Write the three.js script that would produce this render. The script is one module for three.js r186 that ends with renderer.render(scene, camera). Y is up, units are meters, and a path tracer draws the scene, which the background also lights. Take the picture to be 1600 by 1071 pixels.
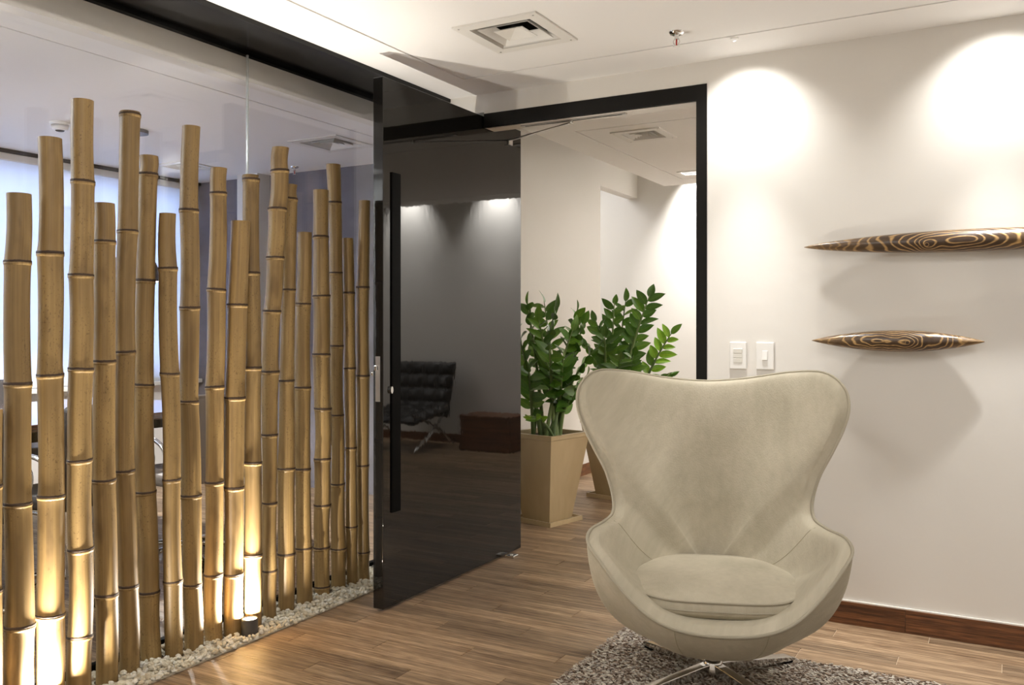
import * as THREE from 'three';
import { RoundedBoxGeometry } from 'three/addons/geometries/RoundedBoxGeometry.js';
import { mergeGeometries, mergeVertices } from 'three/addons/utils/BufferGeometryUtils.js';
import { RectAreaLightUniformsLib } from 'three/addons/lights/RectAreaLightUniformsLib.js';
RectAreaLightUniformsLib.init();

// ---------- camera, sky, exposure ----------
const scene = new THREE.Scene();
const F = 1389, CAMH = 1.2, YAW = THREE.MathUtils.degToRad(29.3);
const camera = new THREE.PerspectiveCamera(2 * Math.atan(1071 / 2 / F) * 180 / Math.PI, 1600 / 1071, 0.05, 100);
camera.position.set(0, CAMH, 0);
camera.rotation.set(0, YAW, 0);
camera.setViewOffset(1600, 1071, 0, 25.5, 1600, 1071);
const SKY = 9;
scene.background = new THREE.Color().setRGB(0.52 * SKY, 0.68 * SKY, 1.0 * SKY);
const renderer = new THREE.WebGLRenderer();
renderer.toneMapping = THREE.LinearToneMapping;
renderer.toneMappingExposure = 1.0;
renderer.shadowMap.enabled = true;
// light levels (candela) used by the lamp builders further down
const WASH = 1.7, CORE = 8, DOWN = 3.6, UP = 7.5, FARWASH = 20, PENDANT = 12, FARDOWN = 10, MEET = 16;
const WARM = new THREE.Color().setRGB(1.0, 0.935, 0.83), NEUTRAL = new THREE.Color().setRGB(1.0, 0.98, 0.95);

// ---------- helpers ----------
let seed = 12345;
const rnd = () => { seed |= 0; seed = seed + 0x6D2B79F5 | 0; let t = Math.imul(seed ^ seed >>> 15, 1 | seed); t = t + Math.imul(t ^ t >>> 7, 61 | t) ^ t; return ((t ^ t >>> 14) >>> 0) / 4294967296; };
const rr = (a, b) => a + (b - a) * rnd();
const V = (x, y, z) => new THREE.Vector3(x, y, z);
const clamp = (x, a = 0, b = 1) => Math.min(b, Math.max(a, x)), lerp = (a, b, t) => a + (b - a) * t;
const smooth = (a, b, x) => { const t = clamp((x - a) / (b - a)); return t * t * (3 - 2 * t); };
const H = 2.355;   // ceiling height
// tileable value noise
const hash = (i, j, s) => { let h = Math.imul(i, 374761393) ^ Math.imul(j, 668265263) ^ Math.imul(s, 974634777); h = Math.imul(h ^ h >>> 13, 1274126177); return ((h ^ h >>> 16) >>> 0) / 4294967296; };
function noise(x, y, px, py, s) {
  const i = Math.floor(x), j = Math.floor(y), f = x - i, g = y - j, u = f * f * (3 - 2 * f), v = g * g * (3 - 2 * g);
  const m = (a, n) => ((a % n) + n) % n;
  const a = hash(m(i, px), m(j, py), s), b = hash(m(i + 1, px), m(j, py), s), c = hash(m(i, px), m(j + 1, py), s), d = hash(m(i + 1, px), m(j + 1, py), s);
  return lerp(lerp(a, b, u), lerp(c, d, u), v);
}
const fbm = (u, v, fx, fy, s, o = 4) => { let a = 0, w = 0.5, t = 0; for (let k = 0; k < o; k++) { a += w * noise(u * fx, v * fy, fx, fy, s + k); t += w; w *= 0.55; fx *= 2; fy *= 2; } return a / t; };
function tex(w, h, fn, srgb = true) {
  const d = new Uint8Array(w * h * 4);
  for (let y = 0; y < h; y++) for (let x = 0; x < w; x++) {
    const c = fn((x + 0.5) / w, (y + 0.5) / h), k = (y * w + x) * 4;
    if (Array.isArray(c)) { d[k] = clamp(c[0]) * 255; d[k + 1] = clamp(c[1]) * 255; d[k + 2] = clamp(c[2]) * 255; } else d[k] = d[k + 1] = d[k + 2] = clamp(c) * 255;
    d[k + 3] = 255;
  }
  const t = new THREE.DataTexture(d, w, h);
  t.wrapS = t.wrapT = THREE.RepeatWrapping; t.magFilter = THREE.LinearFilter; t.minFilter = THREE.LinearMipmapLinearFilter; t.generateMipmaps = true;
  if (srgb) t.colorSpace = THREE.SRGBColorSpace;
  t.needsUpdate = true; return t;
}
const rep = (t, a, b) => { const c = t.clone(); c.repeat.set(a, b); c.needsUpdate = true; return c; };
const std = (p) => new THREE.MeshStandardMaterial(p), phy = (p) => new THREE.MeshPhysicalMaterial(p);
const names = {};
const numbered = (n) => { const k = names[n] = (names[n] ?? -1) + 1; return k ? n + '_' + String(k).padStart(3, '0') : n; };
const shadow = (m) => { m.castShadow = m.receiveShadow = true; return m; };
function part(name, g, m, parent, label) { const o = shadow(new THREE.Mesh(Array.isArray(g) ? merge(g) : g, m)); o.name = name; if (label) o.userData.label = label; parent.add(o); return o; }
function thing(name, label, category, group, pos = [0, 0, 0], turn = 0) {
  const o = new THREE.Group(); o.name = numbered(name); o.position.set(...pos); o.rotation.y = turn;
  o.userData = { label, category }; if (group) o.userData.group = group; scene.add(o); return o;
}
function single(name, g, m, label, category, group) { const o = shadow(new THREE.Mesh(Array.isArray(g) ? merge(g) : g, m)); o.name = numbered(name); o.userData = { label, category }; if (group) o.userData.group = group; scene.add(o); return o; }
function struct(name, g, m, label, category) { const o = g ? shadow(new THREE.Mesh(Array.isArray(g) ? merge(g) : g, m)) : new THREE.Group(); o.name = name; o.userData = { kind: 'structure', label, category }; scene.add(o); return o; }
function merge(list) { return mergeGeometries(list.map((g) => { const n = g.index ? g.toNonIndexed() : g; for (const k of Object.keys(n.attributes)) if (!['position', 'normal', 'uv'].includes(k)) n.deleteAttribute(k); return n; })); }
// a box between two corners, uv in metres
function box(x0, x1, y0, y1, z0, z1) {
  const g = new THREE.BoxGeometry(x1 - x0, y1 - y0, z1 - z0); g.translate((x0 + x1) / 2, (y0 + y1) / 2, (z0 + z1) / 2);
  const p = g.attributes.position, n = g.attributes.normal, uv = g.attributes.uv;
  for (let i = 0; i < p.count; i++) {
    const ax = Math.abs(n.getX(i)), ay = Math.abs(n.getY(i));
    if (ax > 0.5) uv.setXY(i, p.getZ(i), p.getY(i)); else if (ay > 0.5) uv.setXY(i, p.getX(i), p.getZ(i)); else uv.setXY(i, p.getX(i), p.getY(i));
  }
  return g;
}
const rbox = (w, h, d, r, x = 0, y = 0, z = 0, s = 3) => { const g = new RoundedBoxGeometry(w, h, d, s, r); g.translate(x, y, z); return g; };
const cyl = (r0, r1, h, x, y, z, n = 32) => { const g = new THREE.CylinderGeometry(r0, r1, h, n); g.translate(x, y, z); return g; };
const lathe = (pts, n = 40) => new THREE.LatheGeometry(pts.map(([a, b]) => new THREE.Vector2(a, b)), n);
// tapered tube along a curve; radius(t)
function taper(curve, rad, seg = 16, sides = 8) {
  const fr = curve.computeFrenetFrames(seg), pos = [], idx = [], uv = [], L = curve.getLength();
  for (let i = 0; i <= seg; i++) {
    const t = i / seg, c = curve.getPointAt(t), r = rad(t);
    for (let j = 0; j <= sides; j++) {
      const a = j / sides * Math.PI * 2, n = fr.normals[i].clone().multiplyScalar(Math.cos(a) * r).addScaledVector(fr.binormals[i], Math.sin(a) * r);
      pos.push(c.x + n.x, c.y + n.y, c.z + n.z); uv.push(j / sides, t * L);
    }
  }
  for (let i = 0; i < seg; i++) for (let j = 0; j < sides; j++) { const a = i * (sides + 1) + j, b = a + sides + 1; idx.push(a, a + 1, b, b, a + 1, b + 1); }
  const g = new THREE.BufferGeometry(); g.setAttribute('position', new THREE.Float32BufferAttribute(pos, 3)); g.setAttribute('uv', new THREE.Float32BufferAttribute(uv, 2)); g.setIndex(idx); g.computeVertexNormals(); return g;
}
const tube = (pts, r, seg = 40, sides = 8, closed = false) => new THREE.TubeGeometry(new THREE.CatmullRomCurve3(pts.map((p) => Array.isArray(p) ? V(...p) : p), closed), seg, r, sides, closed);
// flat plate in the x-z plane with rectangular holes, between heights y0 and y1
function plate(x0, x1, z0, z1, y0, y1, holes = []) {
  const s = new THREE.Shape([[x0, -z0], [x1, -z0], [x1, -z1], [x0, -z1]].map((p) => new THREE.Vector2(...p)));
  for (const [a, b, c, d] of holes) s.holes.push(new THREE.Path([[a, -c], [a, -d], [b, -d], [b, -c]].map((p) => new THREE.Vector2(...p))));
  const g = new THREE.ExtrudeGeometry(s, { depth: y1 - y0, bevelEnabled: false }); g.rotateX(-Math.PI / 2); g.translate(0, y0, 0); return g;
}

// ---------- materials ----------
const plasterBump = tex(256, 256, (u, v) => fbm(u, v, 24, 24, 3, 4), false);
const paint = (r, g, b, rough = 0.85) => std({ color: new THREE.Color().setRGB(r, g, b), roughness: rough, bumpMap: plasterBump, bumpScale: 0.0006 });
const M = {};
M.wall = paint(0.76, 0.735, 0.69);
M.ceiling = paint(0.82, 0.805, 0.785, 0.9);
M.endwall = std({ color: 0xffffff, roughness: 0.8, map: rep(tex(256, 256, (u, v) => { const n = fbm(u, v, 5, 7, 21, 5); const k = 0.43 + 0.14 * (n - 0.5); return [k * 1.03, k, k * 1.06]; }), 0.7, 0.7) });
const peel = tex(512, 512, (u, v) => fbm(u, v, 30, 18, 5, 2), false);
M.lacquer = phy({ color: new THREE.Color().setRGB(0.006, 0.0055, 0.005), roughness: 0.03, ior: 1.5, bumpMap: rep(peel, 1.6, 1.6), bumpScale: 0.00006 });
M.black = phy({ color: new THREE.Color().setRGB(0.008, 0.0075, 0.007), roughness: 0.25, specularIntensity: 0.4 });
M.matteBlack = phy({ color: new THREE.Color().setRGB(0.004, 0.004, 0.004), roughness: 0.5, specularIntensity: 0.08 });
M.soffit = phy({ color: new THREE.Color().setRGB(0.012, 0.012, 0.012), roughness: 0.2, specularIntensity: 0.15 });
M.chrome = std({ color: new THREE.Color().setRGB(0.78, 0.77, 0.75), metalness: 1, roughness: 0.09 });
M.steel = std({ color: new THREE.Color().setRGB(0.5, 0.48, 0.46), metalness: 1, roughness: 0.3 });
M.whitePlastic = std({ color: new THREE.Color().setRGB(0.85, 0.84, 0.81), roughness: 0.35 });
M.ivoryPlastic = std({ color: new THREE.Color().setRGB(0.78, 0.76, 0.7), roughness: 0.4 });
M.ventWhite = std({ color: new THREE.Color().setRGB(0.74, 0.72, 0.68), roughness: 0.5 });
M.plenum = std({ color: new THREE.Color().setRGB(0.03, 0.03, 0.03), roughness: 0.9 });
M.glass = phy({ color: 0xffffff, roughness: 0.0, transmission: 1, thickness: 0, ior: 1.5 });
M.joint = phy({ color: new THREE.Color().setRGB(0.75, 0.78, 0.78), roughness: 0.3, transmission: 0.4, thickness: 0 });
M.grout = std({ color: new THREE.Color().setRGB(0.62, 0.50, 0.36), roughness: 0.9 });
M.caulk = std({ color: new THREE.Color().setRGB(0.82, 0.79, 0.74), roughness: 0.7 });
// wood look floor tiles: streaks run along the length
const woodTex = (s, dark) => tex(1024, 160, (u, v) => {
  const w = v + 0.012 * fbm(u, v, 3, 4, s + 9, 3);
  const a = fbm(u, w, 2, 26, s, 4), b = fbm(u, w, 26, 80, s + 40, 2), c = fbm(u, v, 3, 3, s + 70, 3);
  let k = 0.5 + 1.05 * (a - 0.5) + 0.75 * (b - 0.5) + 0.4 * (c - 0.5);
  k = clamp(k, 0, 1);
  return dark ? [lerp(0.25, 0.55, k), lerp(0.145, 0.36, k), lerp(0.075, 0.22, k)] : [lerp(0.44, 0.88, k), lerp(0.345, 0.765, k), lerp(0.255, 0.625, k)];
});
const woodRel = tex(512, 128, (u, v) => fbm(u, v, 3, 60, 77, 3), false);
const woodTexs = [woodTex(11), woodTex(151), woodTex(301)];
M.planks = [];
for (const t of woodTexs) for (const k of [0.62, 0.78, 0.9]) M.planks.push(std({ map: t, color: new THREE.Color().setRGB(k, k * 0.985, k * 0.97), roughness: 0.42, bumpMap: woodRel, bumpScale: 0.0012 }));
M.base = [woodTex(500, true), woodTex(650, true)].map((t) => std({ map: t, roughness: 0.45, bumpMap: woodRel, bumpScale: 0.0006 }));

// ---------- floor ----------
{
  const floor = struct('floor', null, null, 'brown wood-look plank tile floor with pale joints', 'floor');
  part('subfloor', [box(-6.0, 2.5, -0.2, -0.0025, -8.0, 2.0)], M.grout, floor);
  const W = 0.0975, gap = 0.0016, rest = [[], [], [], [], [], [], [], [], []];
  const geo = new Map();
  const plank = (len, uo, vo) => {
    const key = len.toFixed(3) + uo + vo; if (geo.has(key)) return geo.get(key);
    const g = new THREE.BoxGeometry(len - 0.0028, 0.01, W - 0.0008); g.translate(0, -0.005, 0);
    const p = g.attributes.position, uv = g.attributes.uv; for (let i = 0; i < p.count; i++) uv.setXY(i, p.getX(i) / 1.2 + uo, p.getZ(i) / 0.2 + vo);
    geo.set(key, g); return g;
  };
  const list = [];
  const L = 0.9, x0 = -6.0, x1 = 2.5;
  for (let r = -1; r < 100; r++) {
    const z = 1.755 - W / 2 - r * W; if (z < -7.75) break;
    const off = -((r * 7 + 77) % 11) / 11 * L;
    for (let x = x0 + off; x < x1; x += L) {
      const a = Math.max(x, x0), b = Math.min(x + L, x1); if (b - a < 0.03) continue;
      list.push({ x: (a + b) / 2, z, len: b - a });
    }
  }
  for (const p of list) {
    const dx = p.x, dz = p.z, fw = -Math.sin(YAW) * dx - Math.cos(YAW) * dz, rt = Math.cos(YAW) * dx - Math.sin(YAW) * dz;
    const px = fw > 0.3 ? 800 + F * rt / fw : -1e4, py = fw > 0.3 ? 510 + F * 1.2 / fw : 1e4;
    let s = 0;
    if (fw > 0.3 && px > -150 && px < 1850 && py < 1180) {
      s = 1 / (fw * fw);
      if (dx < -2.5 && dz > -3.8) s *= 0.35; if (dz < -3.9) s *= (dx > -3.1 && dx < -1.2) ? 1.6 : 0.25; if (dz < -5 && dx < -3.1) s = 0;
      if (dz < -3.8 && dx > 0.6) s *= 0.3;
    }
    p.s = s;
  }
  list.sort((a, b) => b.s - a.s);
  list.forEach((p, i) => {
    const mi = Math.floor(rnd() * 9), g = plank(p.len, Math.floor(rnd() * 5) * 0.19, Math.floor(rnd() * 5) * 0.17), dy = -rnd() * 0.0004;
    if (i < 300 && p.s > 0) { const m = part('plank', g, M.planks[mi], floor); m.position.set(p.x, dy, p.z); } else { const c = g.clone(); c.translate(p.x, dy, p.z); rest[mi].push(c); }
  });
  rest.forEach((l, i) => { if (l.length) { const m = part('plank_field', l, M.planks[i], floor); m.userData.kind = 'stuff'; } });
}

// ---------- walls ----------
// door wall (right wall of the photo) with the opening
struct('wall_right', [box(-2.92, -2.4, 0, 2.8, -3.89, -3.79), box(-2.4, -2.286, 2.265, 2.8, -3.89, -3.79), box(-2.286, -1.2, 2.187, 2.8, -3.89, -3.79), box(-1.2, 2.3, 0, 2.8, -3.89, -3.79)], M.wall, 'cream painted wall with the tall doorway, carved wood pieces and switches', 'wall');
struct('wall_back', [box(-2.6, 2.4, 0, 2.5, 1.8, 1.9)], M.wall, 'cream wall behind the viewer', 'wall');
struct('wall_side', [box(2.3, 2.4, 0, 2.8, -7.8, 1.8)], M.wall, 'cream side wall at the right of both rooms', 'wall');
struct('wall_left', [box(-2.8, -2.5, 0, 2.5, -0.6, 1.8)], M.wall, 'cream wall beside the glass partition', 'wall');
struct('wall_lobby_far', [box(-4.3, 2.3, 0, 2.8, -7.8, -7.7)], M.wall, 'cream far wall of the room beyond the door', 'wall');
struct('wall_lobby_left', [box(-3.1, -3.0, 0, 2.8, -6.86, -4.1), box(-3.1, -2.9, 0, 2.8, -4.1, -3.99), box(-2.94, -2.9, 0, 2.8, -3.99, -3.89), box(-3.1, -3.0, 2.378, 2.8, -7.7, -6.86)], M.wall, 'cream wall behind the potted plants with an opening at its far end', 'wall');
struct('wall_passage', [box(-4.3, -4.2, 0, 2.8, -7.7, -5.13)], M.wall, 'end wall of the side passage beyond the opening', 'wall');
struct('wall_meeting_end', [box(-5.9, -3.1, 0, 2.5, -5.13, -5.03)], M.endwall, 'grey violet mottled end wall of the meeting room', 'wall');
struct('wall_meeting_column', [box(-5.16, -4.95, 0, H, -5.03, -4.9)], M.wall, 'white narrow column against the grey meeting room wall', 'column');
struct('wall_meeting_front', [box(-5.9, -2.8, 0, 2.5, -0.6, -0.5)], M.wall, 'plain wall at the near end of the meeting room', 'wall');
struct('wall_window', [box(-5.9, -5.75, 0, 0.83, -5.03, -0.6), box(-5.9, -5.75, 2.27, 2.5, -5.03, -0.6), box(-5.9, -5.75, 0.83, 2.27, -5.03, -4.93), box(-5.9, -5.75, 0.83, 2.27, -0.9, -0.6), box(-5.9, -5.75, 0.83, 2.27, -2.95, -2.87)], M.wall, 'meeting room wall below and around the wide windows', 'wall');
struct('trim_lintel', [box(-2.86, -2.79, 2.227, H, -3.79, -0.6)], M.wall, 'grey painted lintel above the glass partition', 'trim');
{
  // black glossy ceiling strip over the bamboo bed, and the glass channel
  const t = struct('trim_header', null, null, 'black glossy header strip above the bamboo', 'trim');
  part('soffit_panel', [box(-2.76, -2.492, H - 0.012, H, -3.789, -0.6)], M.soffit, t);
  part('edge_strip', [box(-2.492, -2.484, H - 0.018, H, -3.789, -0.6)], M.black, t);
  part('glass_channel', [box(-2.79, -2.762, H - 0.03, H, -3.789, -0.6)], M.matteBlack, t);
  part('floor_channel', [box(-2.775, -2.748, 0, 0.035, -3.789, -0.6)], M.matteBlack, t);
}
{
  const panes = [[-3.788, -2.681], [-2.675, -1.5], [-1.494, -0.6]];
  const lab = ['clear frameless glass pane beside the open black door', 'clear frameless glass pane behind the nearest bamboo canes', 'clear frameless glass pane outside the left edge of the view'];
  panes.forEach(([a, b], i) => { const g = struct('window_' + (i + 1), [box(-2.7655, -2.7575, 0.03, H - 0.02, a, b)], M.glass, lab[i], 'glass pane'); });
  const j = struct('trim_joint', null, null, 'translucent silicone joints between glass panes', 'trim');
  for (const z of [-2.678, -1.497]) part('silicone_joint', box(-2.766, -2.757, 0.035, H - 0.03, z - 0.003, z + 0.003), M.joint, j);
}
// ---------- ceilings ----------
const G = 0.006; // half groove
const vents = [{ x: -1.70, z: -3.06, s: 0.365, n: 2, lab: 'large white square ceiling vent above the egg chair room' }, { x: -3.735, z: -4.34, s: 0.39, n: 4, lab: 'white square ceiling vent behind the glass, nearest the grey wall' }, { x: -1.93, z: -5.06, s: 0.31, n: 4, lab: 'white square ceiling vent in the room beyond the doorway' }, { x: -5.2, z: -4.45, s: 0.34, n: 4, lab: 'small white ceiling vent near the blinds behind the bamboo' }];
const hole = (v) => { const k = v.s / 2 - 0.045; return [v.x - k, v.x + k, v.z - k, v.z + k]; };
{
  const c = struct('ceiling', null, null, 'white plaster ceiling with a thin shadow groove near the walls', 'ceiling');
  const y0 = H, y1 = H + 0.014;
  part('border_panel', [plate(-2.484, -2.232 - G, -3.79, 1.8, y0, y1), plate(-2.232 - G, 2.3, -3.79, -3.513 - G, y0, y1), plate(2.05 + G, 2.3, -3.513 - G, 1.8, y0, y1), plate(-2.232 - G, 2.05 + G, 1.53 + G, 1.8, y0, y1)], M.ceiling, c);
  part('centre_panel', [plate(-2.232 + G, 2.05 - G, -3.513 + G, 1.53 - G, y0, y1, [hole(vents[0])])], M.ceiling, c);
  part('slab', [plate(-2.86, 2.3, -3.79, 1.8, y1, y1 + 0.06, [hole(vents[0])])], M.ceiling, c);
}
{
  const c = struct('ceiling_meeting', null, null, 'white meeting room ceiling with one straight groove behind the glass', 'ceiling');
  const y0 = H, y1 = H + 0.014;
  part('border_panel', [plate(-3.39 + G, -2.86, -5.03, -0.6, y0, y1)], M.ceiling, c);
  part('centre_panel', [plate(-5.75, -3.39 - G, -5.03, -0.6, y0, y1, [hole(vents[1]), hole(vents[3])])], M.ceiling, c);
  part('slab', [plate(-5.9, -2.86, -5.03, -0.6, y1, y1 + 0.06, [hole(vents[1]), hole(vents[3])])], M.ceiling, c);
}
{
  const c = struct('ceiling_lobby', null, null, 'white dropped ceiling panel with groove beyond the doorway', 'ceiling');
  const y0 = H, y1 = H + 0.014;
  part('border_panel', [plate(-2.49, -2.25 - G, -7.0, -3.89, y0, y1), plate(-2.25 - G, 2.3, -7.0, -6.73 - G, y0, y1), plate(-2.25 - G, 2.3, -4.785 + G, -3.89, y0, y1)], M.ceiling, c);
  part('centre_panel', [plate(-2.25 + G, 2.3, -6.73 + G, -4.785 - G, y0, y1, [hole(vents[2]), [-2.16, -2.03, -6.55, -6.42]])], M.ceiling, c);
  part('slab', [plate(-2.49, 2.3, -7.0, -3.89, y1, y1 + 0.06, [hole(vents[2]), [-2.16, -2.03, -6.55, -6.42]])], M.ceiling, c);
  part('upper_slab', [plate(-4.3, 2.4, -7.8, -3.79, 2.8, 2.9)], M.ceiling, c);
}
// ---------- right wall baseboard ----------
{
  const b = struct('baseboard_right', null, null, 'dark brown wood-look baseboard with pale top joint', 'baseboard');
  const tileG = (a, c) => { const g = new THREE.BoxGeometry(c - a - 0.0015, 0.089, 0.011); g.translate((a + c) / 2, 0.0455, -3.7845); const p = g.attributes.position, uv = g.attributes.uv; for (let i = 0; i < p.count; i++) uv.setXY(i, p.getX(i) / 1.2, p.getY(i) / 0.2); return g; };
  let k = 0; for (let x = -1.15; x < 2.3;) { const e = x < -0.36 ? -0.36 : Math.min(2.3, x + 0.9); part('skirting_tile', tileG(x, e), M.base[k++ % 2], b); x = e; }
  part('top_joint', box(-1.15, 2.3, 0.0905, 0.096, -3.79, -3.7815), M.caulk, b);
  const f = struct('baseboard_far', null, null, 'dark brown baseboard along the far room walls', 'baseboard');
  const far = (x0, x1, z0, z1) => { const g = box(x0, x1, 0.001, 0.09, z0, z1); return g; };
  for (let x = -3.0; x < 2.3; x += 0.9) part('skirting_tile', far(x, Math.min(2.3, x + 0.898), -7.7, -7.689), M.base[k++ % 2], f);
  for (let z = -6.86; z < -3.9; z += 0.9) part('skirting_tile', far(-3.0, -2.989, z, Math.min(-4.1, z + 0.898)), M.base[k++ % 2], f);
}
// ---------- windows of the meeting room, blinds ----------
{
  const frameM = std({ color: new THREE.Color().setRGB(0.5, 0.5, 0.5), roughness: 0.4, metalness: 0.3 });
  [[-4.93, -2.95], [-2.87, -0.9]].forEach(([a, b], i) => {
    const w = struct('window_' + (4 + i), null, null, i ? 'wide window behind the nearer roller blind' : 'wide window behind the farther roller blind', 'window');
    part('window_frame', [box(-5.86, -5.81, 0.83, 0.88, a, b), box(-5.86, -5.81, 2.22, 2.27, a, b), box(-5.86, -5.81, 0.88, 2.22, a, a + 0.05), box(-5.86, -5.81, 0.88, 2.22, b - 0.05, b), box(-5.86, -5.81, 0.88, 2.22, (a + b) / 2 - 0.025, (a + b) / 2 + 0.025)], frameM, w);
    part('pane', box(-5.838, -5.832, 0.88, 2.22, a + 0.05, (a + b) / 2 - 0.025), M.glass, w);
    part('pane', box(-5.838, -5.832, 0.88, 2.22, (a + b) / 2 + 0.025, b - 0.05), M.glass, w);
  });
  const fabric = phy({ color: new THREE.Color().setRGB(0.9, 0.92, 0.97), roughness: 1, transmission: 0.36, thickness: 0 });
  [[-4.97, -2.92], [-2.9, -0.85]].forEach(([a, b], i) => {
    const t = thing('roller_blind', i ? 'pale translucent roller blind at the left edge behind bamboo' : 'pale translucent roller blind next to the grey end wall', 'blind', 'roller blinds', [0, 0, 0]);
    part('fabric', box(-5.731, -5.729, 0.80, 2.285, a, b), fabric, t);
    part('bottom_bar', box(-5.735, -5.725, 0.785, 0.803, a, b), M.whitePlastic, t);
    part('cassette', [rbox(0.05, 0.045, b - a, 0.006, -5.722, 2.307, (a + b) / 2)], M.ivoryPlastic, t);
  });
  single('curtain_rail', [box(-5.748, -5.69, 2.331, 2.354, -5.02, -0.62)], std({ color: new THREE.Color().setRGB(0.03, 0.03, 0.04), roughness: 0.4 }), 'dark metal rail along the ceiling above the roller blinds', 'rail');
  single('window_sill', [rbox(0.09, 0.03, 4.35, 0.005, -5.70, 0.765, -2.83)], M.ivoryPlastic, 'pale stone sill below the roller blinds', 'sill');
}
// ---------- doorway frame ----------
{
  const f = struct('door_frame', null, null, 'glossy black frame around the tall doorway', 'door frame');
  part('head', box(-2.286, -1.201, 2.187, 2.257, -3.803, -3.788), M.black, f);
  part('jamb', box(-1.201, -1.153, 0, 2.257, -3.804, -3.787), M.black, f);
  part('jamb', box(-2.42, -2.375, 0, 2.272, -3.803, -3.788), M.black, f);
  part('jamb_lining', box(-1.203, -1.197, 0, 2.187, -3.9, -3.804), M.black, f);
  // closer track in the underside of the head
  part('closer_track', [box(-2.1, -1.55, 2.1815, 2.1868, -3.852, -3.828)], M.steel, f);
  part('track_slot', [box(-2.08, -1.57, 2.1805, 2.183, -3.843, -3.837)], M.matteBlack, f);
}
// ---------- open pivot door ----------
{
  const d = struct('door_1', null, null, 'tall glossy black pivot door standing wide open', 'door');
  const g = rbox(0.052, 2.235, 1.2, 0.0025, -2.317, 0.012 + 2.235 / 2, -3.58, 2);
  { const p = g.attributes.position, n = g.attributes.normal, uv = g.attributes.uv; for (let i = 0; i < p.count; i++) Math.abs(n.getX(i)) > 0.5 ? uv.setXY(i, p.getZ(i), p.getY(i)) : uv.setXY(i, p.getX(i) + p.getZ(i), p.getY(i)); }
  part('leaf', g, M.lacquer, d);
  const pull = part('pull_bar', [rbox(0.008, 1.445, 0.062, 0.002, -2.2885, 1.131, -3.065, 2)], M.matteBlack, d, 'long matte black inset pull');
  const lk = new THREE.CylinderGeometry(0.008, 0.008, 0.012, 24); lk.rotateZ(Math.PI / 2); lk.scale(1, 1.9, 1); lk.translate(-2.287, 0.93, -3.03);
  part('lock_cylinder', lk, M.chrome, pull, 'chrome lock cylinder');
  const pl = part('lock_plate', [rbox(0.024, 0.19, 0.004, 0.0012, -2.318, 0.978, -2.9795, 2)], M.steel, d, 'brushed steel lock plate on the door edge');
  part('latch', [rbox(0.016, 0.022, 0.016, 0.003, -2.32, 1.025, -2.971, 2)], M.chrome, pl);
  const lv = part('lever_handle', [cyl(0.024, 0.024, 0.008, 0, 0, 0).rotateZ(Math.PI / 2).translate(-2.347, 0.995, -3.05), cyl(0.009, 0.009, 0.05, 0, 0, 0).rotateZ(Math.PI / 2).translate(-2.37, 0.995, -3.05), rbox(0.016, 0.018, 0.13, 0.005, -2.393, 0.995, -3.1, 3)], M.chrome, d, 'chrome lever handle on the hidden face');
  part('floor_pivot', [rbox(0.05, 0.011, 0.05, 0.003, -2.262, 0.006, -4.03, 2), cyl(0.012, 0.012, 0.012, -2.268, 0.008, -4.03)], M.chrome, d);
  const arm = part('closer_arm', [box(-2.3, -2.285, 2.15, 2.176, -4.08, -4.04)], M.steel, d);
  const a = V(-2.287, 2.168, -4.05), b = V(-1.83, 2.176, -3.84), mid = a.clone().add(b).multiplyScalar(0.5), len = a.distanceTo(b);
  const ag = new THREE.BoxGeometry(len, 0.006, 0.018); ag.rotateY(-Math.atan2(b.z - a.z, b.x - a.x)); ag.translate(mid.x, mid.y, mid.z);
  part('arm_bar', ag, M.steel, arm); part('arm_pin', cyl(0.01, 0.01, 0.014, b.x, b.y, b.z), M.chrome, arm);
}
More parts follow.
